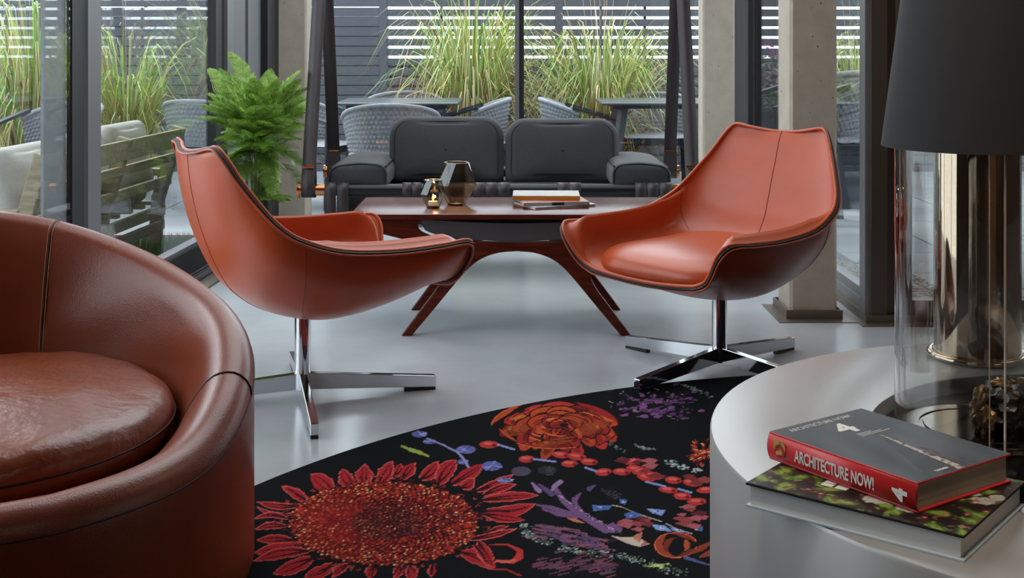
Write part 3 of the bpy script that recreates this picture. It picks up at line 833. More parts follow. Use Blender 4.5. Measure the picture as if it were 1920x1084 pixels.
# glass lanterns
def lantern(loc, rb, rm, rt, zm, zt, n, m, label, candle):
    root = empty('glass_lantern', loc, 0, label, 'candle holder', 'faceted glass lanterns on the coffee table')
    V = [(0, 0, .004)]; F = []
    lv = [(rb, .003, 0), (rm, zm, .5), (rt, zt, 0)]
    for (r, z, o) in lv:
        for k in range(n): an = 2 * math.pi * (k + o) / n; V.append((r * math.cos(an), r * math.sin(an), z))
    for k in range(n): F.append((0, 1 + (k + 1) % n, 1 + k))
    for l in range(2):
        b = 1 + l * n
        for k in range(n):
            j = (k + 1) % n
            if l == 0: F.append((b + k, b + j, b + n + k)); F.append((b + j, b + n + j, b + n + k))
            else: F.append((b + k, b + n + j, b + n + k)); F.append((b + k, b + j, b + n + j))
    mk('glass', V, F, m, root, None, False)
    MB().tube([(rt * math.cos(2 * math.pi * k / n), rt * math.sin(2 * math.pi * k / n), zt) for k in range(n)], .0016, 6, True).build('rim', M['rim_glass'], root, 60)
    MB().lathe([(0, .0), (rb, .0), (rb * 1.02, .006), (0, .009)], n).build('thick_base', M['black_glass'], root)
    if candle:
        MB().lathe([(0, .010), (.019, .010), (.019, .026), (.017, .027), (0, .0245)], 24).build('tealight', M['wax'], root, 40)
        MB().lathe([(0, .028), (.0028, .032), (.0045, .038), (.003, .047), (0, .057)], 12).build('flame', M['flame'], root, 180)
        pl = bpy.data.lights.new('flame_light', 'POINT'); pl.energy = .25; pl.color = (1, .6, .25); pl.shadow_soft_size = .006
        lo = bpy.data.objects.new('flame_light', pl); COL.objects.link(lo); lo.parent = root; lo.location = (0, 0, .075)
lantern((-.228, 5.165, TZ), .037, .085, .052, .082, .173, 8, M['amber_glass'], 'large brown faceted glass lantern on the coffee table', False)
lantern((-.319, 5.065, TZ), .026, .053, .035, .056, .112, 8, M['smoke_glass'], 'small smoky glass lantern holding a lit tealight', True)

# magazines and paperback on the coffee table
def slab_book(name, c, w_, d_, h, rz, cover, pages, label, cat, spine=None, group=None, top=None, zb=0):
    root = empty(name, (c[0], c[1], zb), rz, label, cat, group)
    MB().bx((-w_ / 2 + .003, -d_ / 2 + .004, .001), (w_ / 2 - .003, d_ / 2 - .002, h - .001)).build('pages', pages, root)
    MB().bx((-w_ / 2, -d_ / 2, 0), (w_ / 2, d_ / 2, .0012)).build('back_cover', cover, root)
    MB().bx((-w_ / 2, -d_ / 2, h - .0012), (w_ / 2, d_ / 2, h)).build('front_cover', top or cover, root)
    if spine: MB().bx((-w_ / 2, -d_ / 2 - .0012, 0), (w_ / 2, -d_ / 2 + .003, h)).build('spine', spine, root)
    return root
MG = dict(mag_white=mat('magazine_white', 'b9b8b8', .35, col2='7f8488', nscale=14), mag_red=mat('magazine_red', '9c4434', .35, col2='a87a72', nscale=9),
          map_=mat('map_cover', 'b3aa98', .5, col2='8f9aa0', nscale=22), orange_sp=mat('orange_spine', 'b8752a', .5), grey=mat('magazine_spine_grey', '8e8a88', .45))
gname = 'reading stack on the coffee table'
slab_book('magazine', (.175, 5.15), .275, .21, .009, R(24), MG['mag_white'], M['paper'], 'white glossy magazine at the bottom of the coffee table stack', 'magazine', None, gname, zb=TZ)
rt = slab_book('magazine', (.165, 5.165), .27, .205, .013, R(9), MG['mag_red'], M['paper'], 'red and grey magazine in the middle of the coffee table stack', 'magazine', MG['grey'], gname, zb=TZ + .009)
MB().bx((-.02, -.1045, .001), (.03, -.1036, .012)).build('spine_label', M['black_rubber'], rt)
slab_book('paperback', (.142, 5.228), .276, .195, .017, R(-1), MG['orange_sp'], M['paper'], 'orange-spined book with a pale map cover on top of the coffee table stack', 'book', MG['orange_sp'], gname, top=MG['map_'], zb=TZ + .022)

# ---------------------------------------------------------------- hanging sofa
def hanging_sofa():
    cx = -.058; YF, YB = 6.02, 6.86; RZ = .435
    root = empty('hanging_sofa', (cx, YF, 0), 0, 'charcoal two-seat sofa hung from dark leather straps on copper bars', 'sofa')
    yb = YB - YF; hw = .916
    for y in (0, yb):
        MB().tube([(-hw - .03, y, RZ), (hw + .03, y, RZ)], .0275, 20).build('bar', M['black_metal'], root, 60)
        for s in (-1, 1):
            MB().tube([(s * (hw - .115), y, RZ), (s * (hw + .045), y, RZ)], .0285, 20).build('copper_sleeve', M['copper'], root, 60)
            c = MB(); c.tube([(s * (hw + .045), y, RZ), (s * (hw + .055), y, RZ)], .038, 20); c.build('end_cap', M['copper'], root, 60)
    for s in (-1, 1):
        MB().tube([(s * .80, 0, RZ), (s * .80, yb, RZ)], .022, 12).build('side_bar', M['black_metal'], root, 60)
    # wrapped leather seat bands over the front bar, running back under the cushions
    f = FPX / YF
    for (a, b) in ((610, 632), (633.5, 655), (755, 772), (773.5, 790), (887, 909), (910.5, 932), (933.5, 956), (1045, 1066), (1067.5, 1089), (1190, 1211), (1212.5, 1234), (1235.5, 1257)):
        xa, xb = (a - 960) / f - cx, (b - 960) / f - cx
        mb = MB(); P = []
        prof = [(.0 + .034 * math.sin(R(t)), RZ + .034 * math.cos(R(t))) for t in range(30, -181, -15)]
        prof = [(-p[0] * 1 if False else p[0], p[1]) for p in prof]
        prof = prof + [(.05, RZ - .10), (.2, RZ - .115), (yb - .1, RZ - .115), (yb, RZ - .034)]
        if a < 660 or a > 1185:
            prof = [(.0 + .034 * math.sin(R(t)), RZ + .034 * math.cos(R(t))) for t in range(30, -91, -15)] + [(-.034, RZ - .06), (-.032, RZ - .13), (.0, RZ - .16), (.2, RZ - .165), (yb - .1, RZ - .165), (yb, RZ - .034)]
        th = .004; P = []
        for (y, z) in prof: P.append([(xa, y, z), (xb, y, z)])
        o = mb.grid(P).build('seat_band', M['strap'], root, 60)
        md = o.modifiers.new('solid', 'SOLIDIFY'); md.thickness = .004; md.offset = 0
    # seat cushion
    rings = puff(rrect(1.56, .74, .04), .10, .035, .012, .0, 80)
    MB().grid([[(p[0], .42 + p[2], .362 - p[1]) for p in r] for r in rings], False, True).build('seat_cushion', M['fabric'], root, 180)
    # back cushions
    k = FPX / 6.5
    for (xa, xb, zt) in ((730, 944.5, .752), (947.5, 1160, .742)):
        wd = (xb - xa) / k; xc = ((xa + xb) / 2 - 960) / k - cx; h = zt - .405; T = .20
        rings = puff(rrect(wd, h, .10, 8, .03), T, .060, .020, .02, 80)
        Mx = Matrix.Rotation(R(-10), 4, 'X'); c = Vector((xc, .52, .405 + h / 2))
        o = MB().grid([[c + Mx @ Vector(p) for p in r] for r in rings], False, True).build('back_cushion', M['fabric'], root, 180)
        ol = resample(rrect(wd - .062, h - .062, .075, 8, .02), 90)
        for (yy) in (-T / 2 + .008, T / 2 - .008):
            MB().tube([c + Mx @ Vector((p[0], yy, p[1])) for p in ol], .0042, 6, True).build('piping', M['piping'], o, 180)
    # arm cushions
    for s, (xa, xb) in ((-1, (616, 733)), (1, (1157, 1258))):
        k2 = FPX / 6.1
        x0 = (xa - 960) / k2 - cx; x1 = (xb - 960) / k2 - cx; wd = .29
        xc = (x0 + .145) if s < 0 else (x1 - .145)
        h = .112; D = .62; zc = .437 + h / 2
        rings = puff(rrect(wd, h, .045, 6, .02), D, .03, .012, .01, 60)
        c = Vector((xc, .05 + D / 2, zc))
        def warp(p):
            tilt = .018 * (p[0] / wd) * (-s)      # top drops to the outer side
            bul = .014 * (1 - (2 * p[0] / wd) ** 2) * (1 if p[2] > 0 else 0)
            return c + Vector((p[0], p[1], p[2] + bul - abs(tilt) * (1 if p[2] > 0 and p[0] * s > 0 else 0)))
        o = MB().grid([[warp(p) for p in r] for r in rings], False, True).build('arm_cushion', M['fabric'], root, 180)
        ol = resample(rrect(wd - .018, h - .018, .04, 6, .016), 60)
        for yy in (-D / 2 + .004, D / 2 - .004):
            MB().tube([warp((p[0], yy, p[1])) for p in ol], .004, 6, True).build('piping', M['piping'], o, 180)
        for e in (-1, 1):
            MB().tube([warp((e * (wd / 2 - .012), t, h / 2 - .010)) for t in np.linspace(-D / 2 + .01, D / 2 - .01, 12)], .004, 6).build('piping', M['piping'], o, 180)
    # hanging straps
    for s, X in ((-1, -.975 - cx), (1, .865 - cx)):
        top = Vector((X, .47, 1.80))
        for y in (0, yb):
            mb = MB(); sg = 1 if y == 0 else -1
            a = Vector((X, y - sg * .034, RZ)); wd = .066
            P = []
            path = [(y + sg * .034, RZ + .01)] + [(y + sg * .034 * math.cos(R(t)), RZ - .034 * math.sin(R(t))) for t in range(0, 181, 20)]
            path += [(y - sg * .030, RZ + .05), (y - sg * .006 + sg * .012, RZ + .11)]
            n = 14
            for i in range(1, n + 1):
                t = i / n; path.append((y + (top.y - y) * t + sg * .003, RZ + .11 + (top.z - RZ - .11) * t))
            path.append((top.y + (-.004 if sg > 0 else .004), 3.0))
            for (yy, zz) in path: P.append([(X - wd / 2, yy, zz), (X + wd / 2, yy, zz)])
            o = mb.grid(P).build('hanging_strap', M['strap'], root, 60)
            md = o.modifiers.new('solid', 'SOLIDIFY'); md.thickness = .006; md.offset = 0
            # the tongue closing the loop, the copper rivet bar
            P = [[(X - wd / 2, yy, zz), (X + wd / 2, yy, zz)] for (yy, zz) in ((y + sg * .034, RZ + .005), (y + sg * .026, RZ + .06), (y + sg * .018, RZ + .11))]
            t = MB().grid(P).build('loop_tongue', M['strap'], o); md = t.modifiers.new('solid', 'SOLIDIFY'); md.thickness = .005
            MB().box((X, y - .004 + (.0 if y == 0 else 0), RZ + .112), (.056, .018, .013), None, .002).build('buckle', M['copper'], o)
hanging_sofa()

# ---------------------------------------------------------------- brown tub chair
def tub_chair():
    C = Vector((-1.1775, 2.65, RUGT)); ax = -50
    root = empty('tub_armchair', C, 0, 'round cognac brown leather tub chair with a loose seat cushion', 'armchair')
    zk = [(0, (.347,)), (30, (.362,)), (50, (.425,)), (70, (.498,)), (95, (.562,)), (120, (.635,)), (142, (.695,)), (165, (.730,)), (180, (.735,))]
    N = 144
    def crest(th):
        d = abs((th - ax + 180) % 360 - 180); return spline(zk, [d])[0][0] - RUGT
    def prof(z):
        rr_ = .05; P = [(.56, .0), (.605, .0), (.615, .006), (.62, .02), (.62, .10), (.62, z * .55), (.62, z - rr_ - .02), (.619, z - rr_)]
        for t in (20, 40, 60, 75, 90): P.append((.57 + .049 * math.cos(R(t)), z - rr_ + rr_ * math.sin(R(t))))
        for t in (105, 120, 140): P.append((.57 + .06 * math.cos(R(t)), z - .055 + .055 * math.sin(R(t))))
        zi = z - .055 + .055 * math.sin(R(140)); ri = .57 + .06 * math.cos(R(140))
        z0 = .27; r0 = .452
        for t in (.15, .3, .45, .6, .75, .88, 1.0):
            P.append((ri + (r0 - ri) * (1 - (1 - t) ** 1.6), zi + (z0 - zi) * t))
        P.append((.3, .262)); P.append((.001, .262))
        return P
    rows = []
    for i in range(N):
        th = 360 * i / N; z = crest(th); row = []
        for (r, zz) in prof(z): row.append((r * math.cos(R(th)), r * math.sin(R(th)), zz))
        rows.append(row)
    # soft folds in the inner leather
    for i, row in enumerate(rows):
        th = 360 * i / N
        for j, p in enumerate(row):
            if 16 <= j <= 21:
                f = .011 * math.sin(R(th) * 9 + p[2] * 26) * math.exp(-((p[2] - .45) / .09) ** 2) * math.exp(-((th - 60) / 40) ** 2)
                row[j] = (p[0] * (1 + f), p[1] * (1 + f), p[2])
    body = MB().grid(rows, True, False).build('body', M['brown'], root, 180)
    K = len(rows[0])
    def on(th, j, dr=0.0, dz=0.0):
        P = prof(crest(th)); j0 = int(j); t = j - j0; a = P[j0]; b = P[min(j0 + 1, len(P) - 1)]
        r = a[0] + (b[0] - a[0]) * t + dr; z = a[1] + (b[1] - a[1]) * t + dz
        return Vector((r * math.cos(R(th)), r * math.sin(R(th)), z))
    # stitched seam running round under the rim
    MB().tube([on(t, 7, .0006) for t in np.linspace(0, 360, 200, endpoint=False)], .0016, 5, True).build('rim_seam', M['brown_dark'], body, 180)
    # double-stitched seams down the inside and across the rim
    for th in (89.0, 191.0):
        for (d, m, r_) in ((-.55, 'brown_thread', .0011), (.0, 'brown_dark', .0016), (.55, 'brown_thread', .0011)):
            MB().tube([on(th + d, j, -.0005 if j > 15 else .0004, .0004) for j in np.linspace(11, 22, 60)], r_, 5).build('stitched_seam', M[m], body, 180)
    for th in (4.0, 256.0):
        MB().tube([on(th, j, .0006, .0006) for j in np.linspace(7, 20, 50)], .0022, 5).build('rim_join', M['brown_dark'], body, 180)
    # cushion
    P = []; n = 120
    for (r, z) in ((.0, .27), (.36, .272), (.43, .29), (.447, .318), (.449, .340), (.447, .356), (.437, .374), (.42, .386), (.39, .396), (.34, .405), (.28, .411), (.2, .416), (.1, .419), (.001, .420)):
        row = []
        for i in range(n):
            an = 2 * math.pi * i / n; f = 0
            if z > .33:
                f = .004 * math.sin(an * 7 + r * 30) * (r / .44) ** 2 + .005 * math.sin(an * 3 - r * 22 + 1) * (1 - (r / .45) ** 4) + .0025 * math.sin(an * 19 + r * 40) * (r / .44) ** 4
            row.append((r * math.cos(an), r * math.sin(an), z - RUGT + f))
        P.append(row)
    cu = MB().grid(P, False, True).build('seat_cushion', M['brown_cushion'], root, 180)
    MB().tube([(.4495 * math.cos(a), .4495 * math.sin(a), .338 - RUGT) for a in np.linspace(0, 6.283, 140, endpoint=False)], .0022, 5, True).build('cushion_seam', M['brown_dark'], cu, 180)
M['brown_cushion'] = mat('worn_cognac_leather', '8a3f20', .30, noise=.25, nscale=6, bump=.6, bscale=42, spec=.6, bkind='noise')
tub_chair()

# ---------------------------------------------------------------- ring table, lamps, mineral
RZ_ = .525; RC = (.984, 1.942)
def ring_table():
    root = empty('ring_table', (RC[0], RC[1], RUGT), 0, 'large brushed grey ring-shaped table with a sunken black glass centre', 'table')
    ro, ri = .669, .4125; h = RZ_ - RUGT; b = .007
    MB().lathe([(ri, .0), (ro, .0), (ro, h - b), (ro - b * .3, h - b * .3), (ro - b, h), (ri + .004, h), (ri + .001, h - .001), (ri, h - .004), (ri, .0)], 128).build('ring_body', M['ring'], root, 40)
    MB().lathe([(0, h - .028), (ri, h - .028), (ri, h - .040), (0, h - .040)], 96).build('centre_glass', M['black_glass'], root, 40)
ring_table()
def glass_lamp():
    c = (.788, 2.110, RZ_ - .028)
    root = empty('table_lamp', c, 0, 'large table lamp with a slit clear acrylic cylinder and charcoal drum shade', 'lamp')
    MB().lathe([(0, 0), (.150, 0), (.150, .005), (.128, .006), (.127, .004), (.122, .004), (.121, .006), (.098, .006), (.097, .004), (.092, .004), (.091, .006), (0, .006)], 96).build('base', M['base_metal'], root, 30)
    # acrylic cylinder with a vertical slot facing the room
    a0, a1 = -84.0, -71.5
    def ang(px):       # direction on the cylinder wall seen at this pixel column
        best = None
        for k in range(-1200, -300):
            t = R(k / 10); X = c[0] + .138 * math.cos(t); Y = c[1] + .138 * math.sin(t)
            e = abs(960 + FPX * X / Y - px)
            if best is None or e < best[0]: best = (e, k / 10)
        return best[1]
    a0, a1 = ang(1856), ang(1886)
    H = .62
    MB().lathe([(.138, .005), (.138, H), (.130, H), (.130, .005), (.138, .005)], 90, (0, 0, 0), a1, a0 + 360).build('acrylic_cylinder', M['acrylic'], root, 40)
    mb = MB()
    for a in (a0, a1):
        t = R(a); d = Vector((math.cos(t), math.sin(t), 0)); e = Vector((-d.y, d.x, 0))
        mb.beam(d * .134 + Vector((0, 0, .005)), d * .134 + Vector((0, 0, H)), .0014, .0082, d)
    mb.build('slot_edge', M['slot_edge'], root)
    zb = .973 - c[2]; zt = 1.315 - c[2]; rb, rt_ = .1595, .115
    MB().lathe([(rb, zb), (rb + .0008, zb - .001), (rb + .001, zb), (rt_ + .001, zt), (rt_, zt), (rb - .0006, zb + .001), (rb, zb)], 96).build('lamp_shade', M['shade'], root, 40)
    MB().lathe([(0, zt - .02), (rt_ + .0005, zt - .02), (rt_ + .0005, zt - .024), (0, zt - .024)], 64).build('shade_diffuser', M['shade'], root, 40)
    MB().lathe([(0, H), (.139, H), (.139, H + .008), (0, H + .008)], 64).build('cylinder_cap', M['base_metal'], root, 40)
    MB().tube([(0, 0, H), (0, 0, zt - .02)], .008, 12).build('stem', M['base_metal'], root, 60)
M['slot_edge'] = mat('acrylic_cut_edge', 'a08c7c', .2, .2)
glass_lamp()
def nickel_column():
    root = empty('nickel_column', (.9206, 2.481, RZ_), 0, 'polished nickel column with a rolled foot, standing on the ring table behind the lamp', 'column ornament')
    MB().lathe([(0, .001), (.082, .001), (.082, .50), (.080, .505), (0, .505)], 96).build('tube', M['nickel'], root, 40)
    MB().lathe([(.0825 + .0065 + .0065 * math.cos(R(t)), .0065 + .0065 * math.sin(R(t))) for t in range(0, 361, 20)], 96).build('foot_ring', M['nickel'], root, 180)
nickel_column()
def mineral():
    zb = RZ_ - .028 + .006
    root = empty('mineral_specimen', (.823, 2.098, zb), 0, 'black and golden crystalline mineral chunk inside the acrylic lamp', 'mineral')
    rr = random.Random(4)
    def lump(c, r, seed, sub=4, spike=.25, freq=6, flat=None):
        bm = bmesh.new(); bmesh.ops.create_icosphere(bm, subdivisions=sub, radius=1)
        from mathutils import noise as N
        for v in bm.verts:
            d = v.co.normalized(); n1 = N.noise(d * freq * .35 + Vector((seed, 0, 0))); n2 = N.cell(d * freq + Vector((0, seed, 0)))
            k = 1 + spike * n1 + spike * .35 * n2
            p = Vector((d.x * r[0], d.y * r[1], d.z * r[2])) * k
            v.co = p + Vector(c)
            if v.co.z < 0: v.co.z = 0
        bm.verts.index_update(); V = [v.co.copy() for v in bm.verts]; F = [[v.index for v in f.verts] for f in bm.faces]; bm.free(); return V, F
    V, F = lump((.012, .0, .034), (.058, .048, .044), 2.0); mk('black_rock', V, F, M['rock'], root, 35)
    for (c, r, s) in (((-.042, -.028, .020), (.019, .014, .024), 5), ((-.040, -.006, .050), (.012, .010, .022), 8), ((-.006, -.004, .072), (.020, .016, .010), 11), ((.034, .0, .072), (.024, .02, .010), 14), ((-.05, -.012, .032), (.010, .01, .02), 17)):
        V, F = lump(c, r, s, 3, .45, 12); mk('gold_crust', V, F, M['gold'], root, 25)
mineral()

# ---------------------------------------------------------------- books on the ring table
def colored_quad(name, A, ex, ey, nx, ny, fn, m, parent, z=0):
    """printed sheet: grid spanned by ex, ey from A; fn(s,t)->linear rgb"""
    V = []; F = []; C = []
    for j in range(ny + 1):
        for i in range(nx + 1):
            s, t = i / nx, j / ny; V.append(Vector(A) + Vector(ex) * s + Vector(ey) * t); C.append((*fn(s, t), 1))
    for j in range(ny):
        for i in range(nx): a = j * (nx + 1) + i; F.append((a, a + 1, a + nx + 2, a + nx + 1))
    return mk(name, V, F, m, parent, None, False, C)

def lettering(name, body, m, parent, size, X, Yv, loc, sx=1.0, align='LEFT', bold=0.0):
    cu = bpy.data.curves.new(name, 'FONT'); cu.body = body; cu.size = size; cu.extrude = .00012; cu.align_x = align; cu.offset = bold
    o = bpy.data.objects.new('tmp', cu); COL.objects.link(o)
    dg = bpy.context.evaluated_depsgraph_get(); me = bpy.data.meshes.new_from_object(o.evaluated_get(dg)); me.name = name
    bpy.data.objects.remove(o); me.materials.clear(); me.materials.append(m)
    r = link(name, me, parent)
    X = Vector(X).normalized(); Yv = Vector(Yv).normalized(); Z = X.cross(Yv)
    r.matrix_local = Matrix.Translation(Vector(loc)) @ Matrix((X, Yv, Z)).transposed().to_4x4() @ Matrix.Diagonal((sx, 1, 1, 1))
    return r

from mathutils import noise as MN
def books():
    # lower book
    L_, W_, T_ = .292, .240, .032
    c0 = Vector((.3135, 1.683)); ang = R(-38.8); ex = Vector((math.cos(ang), math.sin(ang))); ey = Vector((-ex.y, ex.x))
    root = empty('art_book', (c0.x, c0.y, RZ_), ang, 'hardback with a flower-print cover and pale blue back lying under the red book', 'book', 'books on the ring table')
    MB().bx((.004, .006, .003), (L_ - .006, W_ - .006, T_ - .003)).build('pages', M['paper'], root)
    MB().bx((0, 0, 0), (L_, W_, .003), .0006).build('back_cover', M['pale_blue'], root)
    MB().bx((0, 0, T_ - .003), (L_, W_, T_ - .0001), .0006).build('front_cover', M['rug_side'], root)
    MB().bx((-.0005, W_ - .004, 0), (L_ + .0005, W_ + .001, T_ - .0002), .001).build('spine', M['rug_side'], root)
    g = [np.array(lin(c)) for c in ('1c1512', '3a2420', '4f6a24', '7c8f3c', '26361a', 'b7b5a8', 'a3243f', '6a4a30')]
    def fl(s, t):
        p = Vector((s * 13, t * 10.5, .3)); a = MN.noise(p); b = MN.noise(p * 2.3 + Vector((4, 1, 0))); e = MN.noise(p * 5 + Vector((9, 3, 2)))
        c = g[0] if a < -.1 else g[1] if a < .1 else g[4] if a < .22 else g[2] if a < .36 else g[3]
        if b > .28 and a > -.15: c = g[2] if e > 0 else g[3]
        if b < -.45: c = g[7]
        for (cx, cy, r) in ((.62, .26, .075), (.55, .20, .06), (.70, .18, .05), (.93, .55, .06), (.97, .64, .05), (.87, .62, .035)):
            d = math.hypot((s - cx) * 1.2, t - cy) + .02 * e
            if d < r: c = g[5] * (.75 + .5 * abs(b)) if e < .45 else g[6]
        for (cx, cy) in ((.12, .78), (.17, .70), (.26, .12), (.33, .10), (.10, .40), (.80, .12), (.86, .22), (.93, .3), (.75, .3), (.97, .12), (.05, .55), (.2, .5), (.985, .4)):
            d = math.hypot((s - cx) * 1.22, t - cy)
            if d < .014: c = g[6] * 1.5
            if d < .005: c = g[5]
        return tuple(c)
    colored_quad('cover_print', (.001, .001, T_ + .0002), (L_ - .002, 0, 0), (0, W_ - .002, 0), 130, 104, fl, M['cover_print'], root)
    lettering('cover_text', '\u0398\u0398\u0398', M['white_ink'], root, .014, (0, 1, 0), (-1, 0, 0), (.118, .060, T_ + .0004), 1.0, 'LEFT', .0003) if False else None
    for k in range(2):
        for q in range(3):
            MB().bx((.082 + k * .020, .055 + q * .0125, T_ + .0002), (.098 + k * .020, .0655 + q * .0125, T_ + .0005)).build('cover_text', M['white_ink'], root)
    # red book
    A = Vector((.3633, 1.777)); B = Vector((.507, 1.5695)); d = B - A; Ls = d.length; ang = math.atan2(d.y, d.x); Wd = .1985; z0 = RZ_ + T_ + .0006; T = .0385
    r2 = empty('red_book', (A.x, A.y, z0), ang, 'thick red-spined hardback with a dark grey cover reading ARCHITECTURE NOW! 4', 'book', 'books on the ring table')
    MB().bx((.004, .006, .003), (Ls - .004, Wd - .006, T - .003)).build('pages', M['paper_old'], r2)
    MB().bx((0, .002, 0), (Ls, Wd, .0028), .0008).build('back_cover', M['red'], r2)
    MB().bx((0, .002, T - .0028), (Ls, Wd, T), .0008).build('front_cover', M['red'], r2)
    P = []
    for k in range(9):
        t = k / 8; z = T * t; y = .004 - .0065 * math.sin(math.pi * t) ** .7
        P.append([(0, y, z), (Ls, y, z)])
    sp = MB().grid(P).build('spine', M['red'], r2, 180); md = sp.modifiers.new('solid', 'SOLIDIFY'); md.thickness = .0016; md.offset = -1
    k0, k1, k2 = (np.array(lin(c)) for c in ('3e4347', '565b60', '33373b')); lt = np.array(lin('b9b2a6')); dk = np.array(lin('15171a')); rdd = np.array(lin('5f2f28'))
    def cv(s, t):
        a = .5 + .5 * MN.noise(Vector((s * 2.2, t * 5 + s * 2, 1))); c = k2 + (k1 - k2) * a
        # perspective photograph of a long low building running to the lower right
        u = (s - .38) / .61; v = t - (.60 - .13 * u)
        if 0 < u < 1:
            w2 = .010 + .050 * u
            if abs(v - .0) < w2:
                c = lt if abs(v) < w2 * .55 else (rdd if MN.noise(Vector((s * 60, t * 30, 0))) > .1 else k2)
                if abs(v) < w2 * .5 and MN.noise(Vector((s * 70, t * 60, 4))) > .25: c = dk
            if v > 0 and v < .20 * u and MN.noise(Vector((s * 24, t * 24, 2))) > .15: c = k0 * .55 + rdd * .25
            if v < -w2 and v > -.34 * u: c = c * (.55 + .25 * MN.noise(Vector((s * 10, t * 6, 7))))
        return tuple(np.clip(c, 0, 1))
    cov = colored_quad('cover_print', (.0006, .003, T + .0002), (Ls - .0012, 0, 0), (0, Wd - .0036, 0), 130, 100, cv, M['cover_print'], r2)
    zt = T + .0005
    lettering('cover_title', 'ARCHITECTURE NOW!', M['white_ink_dim'], r2, .0155, (.0, 1, 0), (-1, 0, 0), (.022, .026, zt), .80)
    lettering('cover_number', '4', M['white_ink'], r2, .052, (0, 1, 0), (-1, 0, 0), (.070, .084, zt), 1.25, 'LEFT', .0016)
    for i, sx in enumerate((.030, .046, .060)):
        MB().bx((.080 + i * .0045, .092, zt - .0002), (.0815 + i * .0045, .092 + sx, zt)).build('cover_small_text', M['white_ink_dim'], r2)
    lettering('publisher_mark', 'TASCHEN', M['white_ink'], r2, .0065, (0, 1, 0), (-1, 0, 0), (Ls - .012, .055, zt), .9, 'LEFT', .0002)
    ys = -.0031
    lettering('spine_title', 'ARCHITECTURE NOW!', M['white_ink'], r2, .0225, (1, 0, 0), (0, 0, 1), (.052, ys, .0115), .585, 'LEFT', .0005)
    lettering('spine_number', '4', M['white_ink'], r2, .030, (0, 0, 1), (-1, 0, 0), (Ls - .014, ys, .0105), 1.0, 'LEFT', .0014)
    # round emblem on the spine
    yl, mg = M['yellow_ink'], M['maroon_ink']
    def disc(n, cx, cz, r, m, y, sx=1, seg=20):
        MB().prism([(cx + r * sx * math.cos(2 * math.pi * k / seg), cz + r * math.sin(2 * math.pi * k / seg)) for k in range(seg)], ys - y, ys - y + .0002).build(n, m, r2)
    disc('spine_emblem', .0245, .022, .0105, yl, .0002, 1.0)
    MB().bx((.0135, ys - .0004, .0185), (.0165, ys - .0002, .0325)).build('spine_emblem', yl, r2)
    disc('spine_emblem', .0245, .0175, .0095, mg, .0004, 1.0); disc('spine_emblem', .0265, .0175, .0058, M['red'], .0006)
    disc('spine_emblem', .0262, .0165, .0034, yl, .0008); disc('spine_emblem', .0205, .0145, .0030, yl, .0008)
    lettering('emblem_letter', 'Z', M['black_rubber'], r2, .0065, (1, 0, 0), (0, 0, 1), (.0235, ys - .0010, .0265), 1.0)
M['white_ink_dim'] = mat('grey_white_print', 'cac7c1', .6)
M['yellow_ink'] = mat('yellow_print', 'c79a2c', .5); M['maroon_ink'] = mat('maroon_print', '8c1235', .5)
books()
